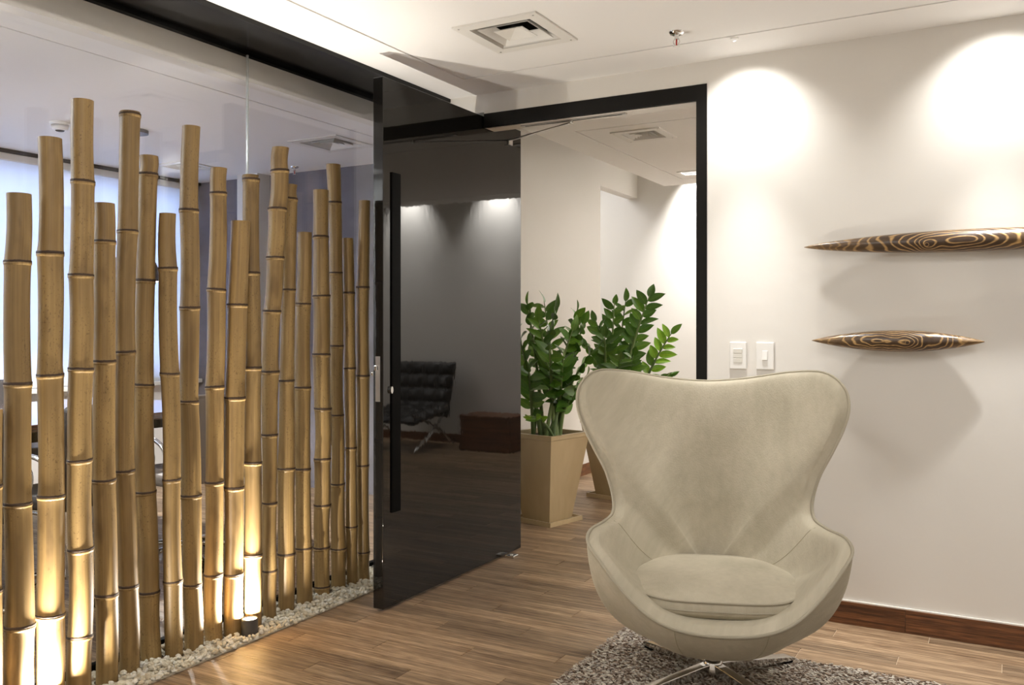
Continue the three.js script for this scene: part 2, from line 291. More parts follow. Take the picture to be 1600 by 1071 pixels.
// ---------- ceiling vents ----------
function vent(v) {
  const t = thing('ceiling_vent', v.lab, 'vent', 'square ceiling vents', [v.x, H, v.z]);
  const s = v.s / 2, k = s - 0.045;
  const flange = (a, b, y0, y1) => [plate(-a, a, -a, a, y0, y1, [[-b, b, -b, b]])];
  part('flange', flange(s, k - 0.004, -0.007, -0.0005), M.ventWhite, t);
  part('plenum', [box(-k, k, 0.1, 0.104, -k, k), box(-k, -k + 0.003, 0, 0.1, -k, k), box(k - 0.003, k, 0, 0.1, -k, k), box(-k, k, 0, 0.1, -k, -k + 0.003), box(-k, k, 0, 0.1, k - 0.003, k)], M.plenum, t);
  // flared square blades: narrow end high in the plenum, wide end low
  const blade = (rl, rh, yl, yh) => {
    const P = [], I = [], q = 0.0012;
    const ringPts = (r, y) => [[-r, y, -r], [r, y, -r], [r, y, r], [-r, y, r]];
    const L = [ringPts(rl, yl), ringPts(rh, yh), ringPts(Math.max(rh - q, 0.0001) , yh + 0.0015), ringPts(rl - q * 0.2, yl + 0.003)];
    const tri = (a, b, c) => P.push(...a, ...b, ...c);
    for (let k = 0; k < 4; k++) for (let j = 0; j < 4; j++) { const A = L[k][j], B = L[k][(j + 1) % 4], C = L[(k + 1) % 4][j], D = L[(k + 1) % 4][(j + 1) % 4]; tri(A, B, C); tri(B, D, C); }
    const g = new THREE.BufferGeometry(); g.setAttribute('position', new THREE.Float32BufferAttribute(P, 3)); g.setAttribute('uv', new THREE.Float32BufferAttribute(new Float32Array(P.length / 3 * 2), 2)); g.computeVertexNormals(); return g;
  };
  part('collar', blade(k - 0.002, k * 0.86, -0.006, 0.03), M.ventWhite, t);
  for (let i = 1; i < v.n; i++) { const q = v.n === 2 ? k * 0.8 : k * (1 - i / v.n) * 0.98 + k * 0.12; part('louvre', blade(q, q - (v.n === 2 ? 0.2 * k : k * 0.62 / v.n), -0.005, 0.02 + 0.02 / v.n), M.ventWhite, t); }
  part('centre_cone', blade(k * (v.n > 2 ? 0.2 : 0.46), 0.002, -0.004, 0.024), M.ventWhite, t);
  for (const [a, b] of [[1, 1], [1, -1], [-1, 1], [-1, -1]]) part('screw', cyl(0.004, 0.004, 0.002, a * (s - 0.02), -0.0078, b * (s - 0.02), 12), M.steel, t);
}
vents.forEach(vent);
// ---------- sprinklers, smoke detector ----------
function sprinkler(x, z, lab, red) {
  const t = thing('sprinkler', lab, 'sprinkler', 'ceiling sprinklers', [x, H, z]);
  part('escutcheon', lathe([[0, -0.012], [0.012, -0.014], [0.024, -0.011], [0.029, -0.004], [0.03, 0]]), M.chrome, t);
  part('frame', [cyl(0.009, 0.008, 0.018, 0, -0.02, 0, 16), tube([[-0.008, -0.026, 0], [-0.013, -0.038, 0], [-0.003, -0.056, 0]], 0.0018, 12, 6), tube([[0.008, -0.026, 0], [0.013, -0.038, 0], [0.003, -0.056, 0]], 0.0018, 12, 6)], M.chrome, t);
  part('bulb', cyl(0.003, 0.003, 0.024, 0, -0.042, 0, 12), phy({ color: new THREE.Color().setRGB(0.5, 0.03, 0.02), roughness: 0.1 }), t, 'red glass bulb');
  part('deflector', cyl(0.014, 0.014, 0.0018, 0, -0.058, 0, 24), M.chrome, t);
}
sprinkler(-1.144, -3.357, 'chrome sprinkler with red bulb on the ceiling beside the large vent');
sprinkler(-4.52, -4.84, 'small sprinkler on the meeting room ceiling near the grey wall');
{
  const t = thing('smoke_detector', 'round white smoke detector on the meeting room ceiling', 'smoke detector', null, [-4.70, H, -3.14]);
  part('base', lathe([[0, -0.016], [0.05, -0.016], [0.056, -0.008], [0.056, 0]]), M.whitePlastic, t);
  part('dome', lathe([[0, -0.046], [0.03, -0.045], [0.04, -0.04], [0.046, -0.017], [0, -0.016]]), M.whitePlastic, t);
  part('grille', lathe([[0, -0.05], [0.02, -0.05], [0.026, -0.044], [0, -0.044]]), M.plenum, t);
}
// ---------- light switches ----------
{
  const t = thing('light_switch', 'white switch plate with three rockers, nearer the door frame', 'switch', 'wall switches', [-1.016, 1.0745, -3.79]);
  part('plate', rbox(0.072, 0.116, 0.009, 0.004, 0, 0, 0.0045), M.whitePlastic, t);
  for (let i = -1; i <= 1; i++) { const r = part('rocker', rbox(0.038, 0.0195, 0.007, 0.0015, 0, i * 0.0205, 0.0095, 2), M.ivoryPlastic, t); r.rotation.x = 0.06; }
  const u = thing('light_switch', 'white switch plate with a single upright rocker, right of the other', 'switch', 'wall switches', [-0.902, 1.0745, -3.79]);
  part('plate', rbox(0.074, 0.116, 0.009, 0.004, 0, 0, 0.0045), M.whitePlastic, u);
  const r = part('rocker', rbox(0.022, 0.04, 0.008, 0.002, 0, 0.001, 0.0095, 2), M.whitePlastic, u); r.rotation.x = -0.08;
}
// ---------- wall-wash spots ----------
function spot(pos, target, I, color, angle, pen, rad = 1) {
  const s = new THREE.SpotLight(color, I, 0, angle, pen, 2); s.position.set(...pos); s.target.position.set(...target); s.castShadow = true; s.shadow.radius = rad; s.shadow.mapSize.set(1024, 1024);
  scene.add(s); scene.add(s.target); return s;
}
const lens = (c, k) => std({ color: 0x000000, emissive: c, emissiveIntensity: k, roughness: 1 });
function miniSpot(x, y, z, dz, drop, I, lab, group, ang = 0.93, col = NEUTRAL, core = CORE) {
  const t = thing('mini_spotlight', lab, 'spotlight', group, [x, y, z]);
  part('body', lathe([[0, -0.006], [0.012, -0.006], [0.016, -0.002], [0.016, 0]], 24), M.whitePlastic, t);
  const dir = V(0, -drop, dz).normalize();
  const e = part('lens', new THREE.CircleGeometry(0.008, 20), lens(col, 1.0), t); e.position.set(0, -0.0085, 0).addScaledVector(dir, 0.004); e.lookAt(e.position.clone().add(dir).add(t.position));
  spot([x + dir.x * 0.012, y - 0.0085 + dir.y * 0.012, z + dir.z * 0.012], [x, y - drop, z + dz], I, col, ang, 1, 0.9);
  // the lamp's narrow core beam, straight down along the wall
  if (core) spot([x, y - 0.013, z], [x, 0, z], core, col, 0.45, 1, 1.6);
}
miniSpot(-0.965, H, -3.54, -0.25, 0.42, WASH, 'tiny white ceiling spot lighting the wall beside the door frame', 'tiny wall-wash spots');
miniSpot(-0.035, H, -3.54, -0.25, 0.42, WASH, 'tiny white ceiling spot lighting the wall above the long carved piece', 'tiny wall-wash spots');
miniSpot(0.895, H, -3.54, -0.25, 0.42, WASH, 'tiny white ceiling spot right of the view', 'tiny wall-wash spots');
miniSpot(1.8, H, -3.54, -0.25, 0.42, WASH, 'tiny white ceiling spot at the far right, outside the view', 'tiny wall-wash spots');
[-2.29, -1.2, -0.11, 0.98].forEach((x, i) => miniSpot(x, 2.8, -7.4, -0.3, 0.62, FARWASH, ['tiny spot lighting the far wall beside the doorway', 'tiny spot above the far wall, second from the opening', 'tiny spot above the wooden chest', 'tiny spot above the black tufted chair'][i], 'far wall spots', 0.7, NEUTRAL, 9));
// recessed square light panels outside the view
function panel(x, z, lab, I, group, y = H, col = NEUTRAL, S = 0.6) {
  const t = thing('ceiling_panel_light', lab, 'light', group, [x, y, z]), k = S / 2;
  part('trim', [plate(-k - 0.02, k + 0.02, -k - 0.02, k + 0.02, -0.008, -0.0005, [[-k, k, -k, k]])], M.whitePlastic, t);
  part('diffuser', box(-k, k, -0.0045, -0.001, -k, k), lens(col, I / (S * S) * 0.25), t);
  const a = new THREE.RectAreaLight(col, I / (S * S), S, S); a.position.set(x, y - 0.01, z); a.lookAt(x, 0, z); scene.add(a);
}
panel(0.75, -2.15, 'square light panel over the right end of the rug, outside the view', DOWN * 1.2, 'hall light panels');
panel(-1.2, -0.9, 'square light panel over the hall floor by the bamboo, outside the view', DOWN, 'hall light panels');
panel(-0.9, 0.8, 'square light panel behind the viewer, near the glass side', DOWN, 'hall light panels');
panel(1.1, 0.8, 'square light panel behind the viewer, far from the glass', DOWN, 'hall light panels');
panel(1.75, -4.7, 'square light panel in the far room, nearer the door wall', FARDOWN, 'far room light panels');
panel(1.75, -6.2, 'square light panel in the far room near its side wall', FARDOWN, 'far room light panels');
panel(-3.65, -6.4, 'square light panel in the side passage', FARDOWN * 0.6, 'far room light panels', 2.8);
panel(-4.4, -1.15, 'square light panel at the near end of the meeting room, outside the view', MEET, 'meeting room light panels', H, new THREE.Color().setRGB(0.9, 0.96, 1.0));
{
  const t = thing('recessed_fixture', 'recessed square light seen through the doorway by the right jamb', 'downlight', null, [-2.095, H, -6.485]);
  part('trim', [plate(-0.085, 0.085, -0.085, 0.085, -0.006, -0.0005, [[-0.06, 0.06, -0.06, 0.06]])], M.whitePlastic, t);
  part('lens', box(-0.06, 0.06, 0.004, 0.007, -0.06, 0.06), lens(NEUTRAL, 1.0), t);
  const a = new THREE.RectAreaLight(NEUTRAL, FARDOWN * 12, 0.1, 0.1); a.position.set(-2.095, H - 0.002, -6.485); a.lookAt(-2.095, 0, -6.485); scene.add(a);
  spot([-2.095, H - 0.004, -6.485], [-2.095, 0, -6.485], 14, NEUTRAL, 0.6, 1, 2);
}
// ---------- bamboo canes ----------
const fwd = V(-Math.sin(YAW), 0, -Math.cos(YAW)), rgt = V(Math.cos(YAW), 0, -Math.sin(YAW));
const bambooTex = (s) => tex(256, 1024, (u, v) => {
  const fib = fbm(u, v, 60, 3, s, 3), f2 = fbm(u, v, 24, 2, s + 5, 2), st = fbm(u, v, 4, 5, s + 11, 4), fl = fbm(u, v, 70, 160, s + 23, 2), bl = fbm(u, v, 6, 7, s + 31, 4);
  let k = 0.62 + 0.22 * (fib - 0.5) + 0.2 * (f2 - 0.5) + 0.34 * (st - 0.5);
  k -= 0.16 * smooth(0.55, 0.85, bl) + 0.3 * smooth(0.68, 0.85, fl) * smooth(0.45, 0.65, st);
  k = clamp(k);
  return [lerp(0.30, 0.76, k), lerp(0.215, 0.64, k), lerp(0.115, 0.42, k)];
});
M.bamboo = [3, 203, 403].flatMap((s) => { const t = bambooTex(s); return [0.82, 0.95].map((k) => phy({ map: rep(t, 1, 1 / 0.9), color: new THREE.Color().setRGB(k, k * 0.99, k * 0.96), roughness: 0.46, bumpMap: rep(t, 1, 1 / 0.9), bumpScale: 0.0006 })); });
M.nodeDark = std({ color: new THREE.Color().setRGB(0.055, 0.03, 0.015), roughness: 0.7 });
M.nodePale = std({ color: new THREE.Color().setRGB(0.55, 0.42, 0.24), roughness: 0.5 });
// a cane: rows [image height, left, right] of its top, its nodes and its foot as read in the photograph; turned into metres at the cane's own place
const canes = [
  ['f', -2.66, [[640, -33, 3], [760, -34, 2], [925, -35, 2], [1084, -36, 2], [1240, -36, 2]], 'cane cut off by the left edge of the view, only its rim showing'],
  [null, -2.655, [[303, 11, 48], [410, 8, 47], [600, 8, 48], [787, 7, 48], [978, 9, 53], [1128, 8, 53]], 'bamboo cane at the far left, first of the full row'],
  [null, -2.655, [[216, 60, 96], [396, 59, 98], [586, 59, 98], [775, 60, 100], [960, 57, 100], [1106, 56, 99]], 'tall bamboo cane second from the left, glowing white at its foot'],
  [null, -2.65, [[157, 112, 146], [284.5, 112, 147], [431, 108, 145], [577, 108, 145], [719, 106, 143], [858, 107, 145], [994, 106, 144], [1086, 104, 143]], 'tallest bamboo cane of the row, third from the left'],
  [null, -2.65, [[318, 147.5, 179], [378, 147, 180], [565, 146, 180], [750, 144.5, 180], [929, 149, 184], [1070, 150, 184]], 'shorter bamboo cane just right of the tallest one'],
  [null, 0, [[175, 188, 219], [180, 187.5, 219], [362, 184, 215], [551, 180, 211], [736, 179, 210], [916, 186, 216], [1052, 186, 218]], 'second tallest bamboo cane, with a node at its very top'],
  [null, -2.695, [[244, 218, 247], [273, 217, 246], [439, 212, 242], [602, 210, 240], [768.5, 210, 243.5], [925, 216, 249], [1043, 219, 253]], 'bamboo cane standing close behind the second tallest one'],
  [null, 0, [[334, 249, 275], [420, 248, 277], [584, 250.5, 280], [749.5, 254.5, 282], [908, 255.5, 285], [1028, 258, 286]], 'short slim bamboo cane, seventh from the left'],
  [null, 0, [[198, 285, 313], [329, 280.5, 310], [481, 281, 312], [628, 280, 310], [775, 283, 314.5], [913, 285, 315], [1015, 287, 318]], 'tall bamboo cane with plain cut top, eighth from the left'],
  [null, 0, [[263, 329, 355], [302.5, 328, 354], [453, 323.5, 352.5], [605, 321, 350], [754, 321, 349], [898, 319, 348], [1001, 320, 348]], 'bamboo cane left of the low cane by the ground light'],
  [null, 0, [[346, 361, 391], [477, 355, 386.5], [622, 351, 383], [762, 350.5, 381], [897, 350, 380], [993, 349, 380]], 'low bamboo cane whose right side catches the ground light'],
  [null, 0, [[274, 379, 405], [281, 379, 405.5], [427.5, 380, 406], [575, 382.5, 408.5], [723, 381, 409], [867.5, 381.5, 409.5], [984, 381, 409]], 'bamboo cane lit white right behind the ground light'],
  [null, 0, [[231, 425, 452], [267.5, 423, 451.5], [327.5, 419, 448], [403, 416, 444], [486.5, 411, 439], [581, 408.5, 436.5], [680, 409, 434], [786.5, 410, 433], [892, 410, 433], [968, 411, 433]], 'leaning bamboo cane with closely spaced nodes'],
  [null, 0, [[289, 439, 465], [311.5, 439, 465], [453.5, 439, 462], [595.5, 436, 460], [732.5, 433, 461], [866, 434, 461], [955, 434, 460]], 'bamboo cane just right of the leaning one'],
  [null, 0, [[363.5, 464.5, 487.5], [475.5, 461.5, 486], [606, 460, 486], [733.5, 461, 485.5], [857, 462, 488], [943, 463, 489]], 'low bamboo cane in front of the grey wall'],
  [null, 0, [[297.5, 489, 514], [371, 489, 513.5], [463, 488.5, 516], [554.5, 488, 516], [639, 491, 518], [717.5, 490.5, 517], [789.5, 490.5, 517], [856, 490, 515.5], [917, 491, 516], [930, 491, 516]], 'bamboo cane with many short segments near the door'],
  [null, 0, [[257.5, 509, 532.5], [317, 512, 534], [427, 514, 535.5], [541, 515, 537], [649, 516, 537.5], [756.5, 517, 539], [857.5, 516.5, 541.5], [920, 517, 541]], 'tallest of the bamboo canes near the door'],
  [null, 0, [[372.5, 534, 552], [458.5, 535.5, 554.5], [576.5, 537, 556], [700.5, 539.5, 557.5], [823.5, 540, 559], [914, 542, 560]], 'thin low bamboo cane, second from the door'],
  [null, 0, [[314, 560.5, 579], [449.5, 556.5, 577.5], [587.5, 556, 578], [728, 557, 577], [863.5, 559, 578], [908, 559, 578]], 'last bamboo cane of the row, right beside the door edge'],
];
const caneSpots = [];
canes.forEach(([, px, rows, lab], ci) => {
  const last = rows[rows.length - 1], cx = (last[1] + last[2]) / 2;
  const d = fwd.clone().addScaledVector(rgt, (cx - 800) / F);
  let t = px ? px / d.x : CAMH * F / (last[0] - 510);
  const base = d.clone().multiplyScalar(t); // depth along the view axis is t
  caneSpots.push([base.x, base.z, (last[2] - last[1]) / 2 * t / F + 0.003]);
  const g = thing('bamboo_cane', lab, 'bamboo', 'bamboo canes in the pebble bed', [base.x, 0, base.z]);
  const lv = rows.map(([y, a, b], i) => ({ y: i === rows.length - 1 ? 0.002 : CAMH + (510 - y) * t / F, o: ((a + b) / 2 - cx) * t / F, r: (b - a) / 2 * t / F }));
  const m0 = Math.floor(rnd() * 6), turn0 = rr(0, 6.28);
  for (let i = 0; i < lv.length - 1; i++) {
    const A = lv[i], B = lv[i + 1], N = 14, S = 24, pos = [], uv = [], idx = [], vo = rnd() * 3, uo = rnd();
    const side = turn0 + (i % 2 ? 0 : Math.PI) + rr(-0.2, 0.2), cut = 0.085 * rnd();
    const bow = rr(-0.004, 0.004);
    for (let k = 0; k <= N; k++) {
      const s = k / N, e = s < 0.5 ? 2 * s * s : 1 - 2 * (1 - s) * (1 - s), ss = lerp(s, e, 0.75), y = lerp(A.y, B.y, ss), o = lerp(A.o, B.o, ss) + bow * Math.sin(Math.PI * ss);
      const endA = i === 0 ? 0 : Math.exp(-ss * 28), endB = i === lv.length - 2 ? 0 : Math.exp(-(1 - ss) * 28);
      const r0 = lerp(A.r, B.r, ss) * (0.955 + 0.045 * (endA + endB) - 0.012 * Math.sin(Math.PI * ss));
      for (let j = 0; j <= S; j++) {
        const a = j / S * Math.PI * 2, gr = Math.exp(-Math.pow((Math.cos(a - side) - 1) * 5.5, 2)) * cut * smooth(0.15, 0.85, ss) * (1 - endB);
        const r = r0 * (1 - gr);
        pos.push(rgt.x * o + Math.cos(a) * r, y, rgt.z * o + Math.sin(a) * r); uv.push(j / S + uo, y + vo);
      }
    }
    for (let k = 0; k < N; k++) for (let j = 0; j < S; j++) { const a = k * (S + 1) + j, b = a + S + 1; idx.push(a, a + 1, b, b, a + 1, b + 1); }
    if (i === 0) { // cut hollow top
      const q = pos.length / 3, r = A.r * 0.955;
      for (const [rad, y] of [[r, A.y], [r * 0.8, A.y], [r * 0.78, A.y - 0.05]]) for (let j = 0; j <= S; j++) { const a = j / S * Math.PI * 2; pos.push(rgt.x * A.o + Math.cos(a) * rad, y, rgt.z * A.o + Math.sin(a) * rad); uv.push(j / S, y + rad); }
      for (let k = 0; k < 2; k++) for (let j = 0; j < S; j++) { const a = q + k * (S + 1) + j, b = a + S + 1; idx.push(a, b, a + 1, b, b + 1, a + 1); }
      const cc = pos.length / 3; pos.push(rgt.x * A.o, A.y - 0.05, rgt.z * A.o); uv.push(0, 0); for (let j = 0; j < S; j++) idx.push(q + 2 * (S + 1) + j, cc, q + 2 * (S + 1) + j + 1);
    }
    const geo = new THREE.BufferGeometry(); geo.setAttribute('position', new THREE.Float32BufferAttribute(pos, 3)); geo.setAttribute('uv', new THREE.Float32BufferAttribute(uv, 2)); geo.setIndex(idx); geo.computeVertexNormals();
    { const n = geo.attributes.normal; for (let k = 0; k <= N; k++) { const a = k * (S + 1), b = a + S, x = n.getX(a) + n.getX(b), y = n.getY(a) + n.getY(b), z = n.getZ(a) + n.getZ(b), l = Math.hypot(x, y, z); n.setXYZ(a, x / l, y / l, z / l); n.setXYZ(b, x / l, y / l, z / l); } }
    part('internode', geo, M.bamboo[(m0 + (i * 2) % 6) % 6], g);
    if (i > 0) { // node: dark sheath scar, uneven, with a pale ridge below
      const r = A.r, S2 = 48, tilt = rr(-0.06, 0.06), ph = rr(0, 6.28), h = rr(0.0016, 0.0028);
      const ring = (prof, jag, sd) => {
        const p = [], ix = [], u2 = [];
        for (const [rad, dy] of prof) for (let j = 0; j <= S2; j++) { const a = j / S2 * Math.PI * 2, w = jag * (hash(j % S2, sd, 5) - 0.5); p.push(rgt.x * A.o + Math.cos(a) * (rad), A.y + dy + w + Math.cos(a - ph) * r * tilt, rgt.z * A.o + Math.sin(a) * (rad)); u2.push(j / S2, dy); }
        const n = prof.length; for (let k = 0; k < n - 1; k++) for (let j = 0; j < S2; j++) { const a = k * (S2 + 1) + j, b = a + S2 + 1; ix.push(a, a + 1, b, b, a + 1, b + 1); }
        const q = new THREE.BufferGeometry(); q.setAttribute('position', new THREE.Float32BufferAttribute(p, 3)); q.setAttribute('uv', new THREE.Float32BufferAttribute(u2, 2)); q.setIndex(ix); q.computeVertexNormals(); return q;
      };
      part('node_ring', ring([[r * 0.985, 0.0035 + h], [r * 1.022, 0.002 + h], [r * 1.03, 0], [r * 1.015, -h * 0.7], [r * 0.98, -h]], 0.0012, ci * 20 + i), M.nodeDark, g);
      part('node_ridge', ring([[r * 0.98, -h + 0.0006], [r * 1.024, -h - 0.0004], [r * 1.03, -h - 0.003], [r * 1.008, -h - 0.0065], [r * 0.97, -h - 0.009]], 0.0012, ci * 20 + i + 7), M.bamboo[(m0 + (i * 2) % 6) % 6], g);
    }
  }
});
// ---------- ground uplights ----------
function uplight(x, z, lab, tx) {
  const t = thing('ground_uplight', lab, 'uplight', 'ground uplights in the pebbles', [x, 0, z]);
  part('housing', lathe([[0, 0.0065], [0.03, 0.0065], [0.031, 0.01], [0.031, 0.066], [0.0285, 0.07], [0.0265, 0.07], [0.0265, 0.06], [0, 0.06]], 36), std({ color: new THREE.Color().setRGB(0.09, 0.09, 0.09), roughness: 0.45, metalness: 0.4 }), t);
  const e = part('lens', cyl(0.0262, 0.0262, 0.002, 0, 0.0655, 0), lens(WARM, 8), t);
  const a = new THREE.RectAreaLight(WARM, UP / 0.0016, 0.04, 0.04); a.position.set(x, 0.0715, z); a.lookAt(x + tx, 2.2, z); scene.add(a);
  spot([x, 0.073, z], [x, 2.2, z], UP * 1.6, WARM, 0.4, 1, 1.2);
}
uplight(-2.567, -2.502, 'dark round ground light glowing between pebbles and bamboo', -0.1);
uplight(-2.598, -1.69, 'ground light hidden below the left corner, lighting the first canes', -0.1);
// ---------- pebble bed ----------
{
  const t = thing('pebble_bed', 'strip of cream marble pebbles under the bamboo canes', 'pebbles');
  const bs = new THREE.Shape([[-2.747, 3.78], [-2.747, 0.62], [-2.512, 0.62], [-2.512, 3.78]].map((p) => new THREE.Vector2(...p)));
  for (const [a, b, r] of caneSpots) { const h = new THREE.Path(); h.absarc(a, -b, r, 0, 6.2832, true); bs.holes.push(h); }
  const bg = new THREE.ExtrudeGeometry(bs, { depth: 0.005, bevelEnabled: false, curveSegments: 10 }); bg.rotateX(-Math.PI / 2); bg.translate(0, 0.001, 0);
  part('bedding', bg, std({ color: new THREE.Color().setRGB(0.45, 0.4, 0.31), roughness: 0.95 }), t);
  const pm = [[0.74, 0.69, 0.56], [0.66, 0.58, 0.43], [0.78, 0.74, 0.64], [0.7, 0.63, 0.48]].map((c) => std({ color: new THREE.Color().setRGB(...c), roughness: 0.6, bumpMap: plasterBump, bumpScale: 0.0008 }));
  const pg = [];
  for (let k = 0; k < 6; k++) {
    let g = new THREE.IcosahedronGeometry(0.0095, 1); g.deleteAttribute('uv'); g.deleteAttribute('normal'); g = mergeVertices(g, 1e-5);
    const p = g.attributes.position, ax = [rr(0.75, 1.25), rr(0.55, 0.8), rr(0.75, 1.25)];
    for (let i = 0; i < p.count; i++) { const f = 1 + 0.34 * (hash(i, k, 91) - 0.5); p.setXYZ(i, p.getX(i) * f * ax[0], p.getY(i) * f * ax[1], p.getZ(i) * f * ax[2]); }
    g = g.toNonIndexed(); g.computeVertexNormals(); g.setAttribute('uv', new THREE.Float32BufferAttribute(new Float32Array(g.attributes.position.count * 2).map((_, i) => (i * 0.37) % 1), 2)); pg.push(g);
  }
  const pts = [];
  const st = 0.0165;
  for (let z = -3.765; z < -1.2; z += st) for (let x = -2.735; x < -2.505; x += st) for (let l = 0; l < 2; l++) {
    if (l === 1 && rnd() < 0.45) continue;
    const X = x + rr(-0.008, 0.008), Z = z + rr(-0.008, 0.008), y = l ? rr(0.015, 0.021) : rr(0.0075, 0.011);
    if (l && X > -2.516) continue;
    if (caneSpots.some(([a, b, r]) => Math.hypot(a - X, b - Z) < r + 0.009) || Math.hypot(X + 2.567, Z + 2.502) < 0.044 || Math.hypot(X + 2.598, Z + 1.69) < 0.044) continue;
    const fw = -Math.sin(YAW) * X - Math.cos(YAW) * Z, px = 800 + F * (Math.cos(YAW) * X - Math.sin(YAW) * Z) / fw, py = 510 + F * (1.2 - y) / fw;
    pts.push({ X, y, Z, s: (l && X > -2.66 && px > 0 && px < 580 && py < 1075) ? 1 / fw : 0 });
  }
  pts.sort((a, b) => b.s - a.s);
  const rest = pm.map(() => []);
  pts.forEach((p, i) => {
    const m = Math.floor(rnd() * pm.length), g = pg[Math.floor(rnd() * 6)], e = new THREE.Euler(rr(-0.5, 0.5), rr(0, 6.28), rr(-0.5, 0.5)), sc = rr(0.75, 1.15);
    if (i < 300 && p.s > 0) { const o = part('pebble', g, pm[m], t); o.position.set(p.X, p.y, p.Z); o.rotation.copy(e); o.scale.setScalar(sc); }
    else rest[m].push(new THREE.Matrix4().compose(V(p.X, p.y, p.Z), new THREE.Quaternion().setFromEuler(e), V(sc, sc, sc)));
  });
  rest.forEach((l, k) => { const im = shadow(new THREE.InstancedMesh(pg[k], pm[k], l.length)); l.forEach((m, i) => im.setMatrixAt(i, m)); im.name = 'pebble_fill'; im.userData.kind = 'stuff'; t.add(im); });
}
// ---------- carved wooden wall pieces ----------
function spindle(name, lab, xl, xr, xm, r, y, s, cx, knot, pw) {
  const Lh = xr - xl;
  // burnt pine: dark late wood bands and pale ring lines laid open by the carving; u runs round, v along
  const t = tex(512, 1024, (u, v) => {
    const a = (u - 0.5) * 2, x = (v - cx) * Lh, yy = a * Math.PI * r * (0.35 + 0.65 * Math.sin(Math.PI * clamp(v, 0.02, 0.98)));
    const wob = 0.07 * (fbm(u, v, 3, 8, s, 3) - 0.5);
    const kd = Math.hypot((v - knot[0]) * Lh, (u - knot[1]) * Math.PI * 2 * r);
    let d = Math.sqrt(x * x * 0.085 + yy * yy * 1.0) + wob * 0.5 - 0.02 * Math.exp(-kd * kd / 0.0012);
    const ph = d / (0.0115), f = ph - Math.floor(ph);
    const line = smooth(0.55, 0.75, f) * (1 - smooth(0.84, 0.99, f));
    const fine = fbm(u, v, 40, 60, s + 3, 3), burn = smooth(0.3, 0.65, fbm(u, v, 2, 6, s + 8, 3));
    const tip = smooth(0.3, 0.02, v) + smooth(0.75, 1.0, v), strand = fbm(u, v, 14, 3, s + 15, 3);
    let k = clamp(0.9 * line * (0.6 + 0.4 * fine) * (1 - 0.75 * tip) + 0.16 * fine + 0.18 * (1 - burn) + tip * (0.75 * strand - 0.1));
    if (kd < 0.006) k = 0.02; else if (kd < 0.0085) k = 0.65;
    return [lerp(0.20, 0.80, k), lerp(0.135, 0.65, k), lerp(0.085, 0.42, k)];
  });
  const N = 64, pts = [];
  for (let i = 0; i <= N; i++) {
    const q = i / N, m = (xm - xl) / Lh, e = q < m ? q / m : (1 - q) / (1 - m);
    pts.push(new THREE.Vector2(Math.max(0.0012, r * Math.pow(Math.sin(Math.PI / 2 * e), pw)), q * Lh));
  }
  const g = new THREE.LatheGeometry(pts, 48); g.rotateZ(-Math.PI / 2); g.rotateX(Math.PI * 1.0);
  g.translate(xl, y, -3.79 + r + 0.002);
  const o = single(name, g, phy({ map: t, roughness: 0.35, clearcoat: 0.5, clearcoatRoughness: 0.2, bumpMap: t, bumpScale: 0.0012 }), lab, 'wall art', 'carved wooden spindles');
  return o;
}
spindle('carved_spindle', 'long pointed dark wood carving on the wall, cut by the right edge', -0.735, 0.5, -0.13, 0.043, 1.522, 31, 0.46, [0.37, 0.55], 0.66);
spindle('carved_spindle', 'short pointed wood carving with swirling rings on the wall', -0.705, -0.085, -0.38, 0.042, 1.142, 91, 0.42, [0.58, 0.52], 0.78);
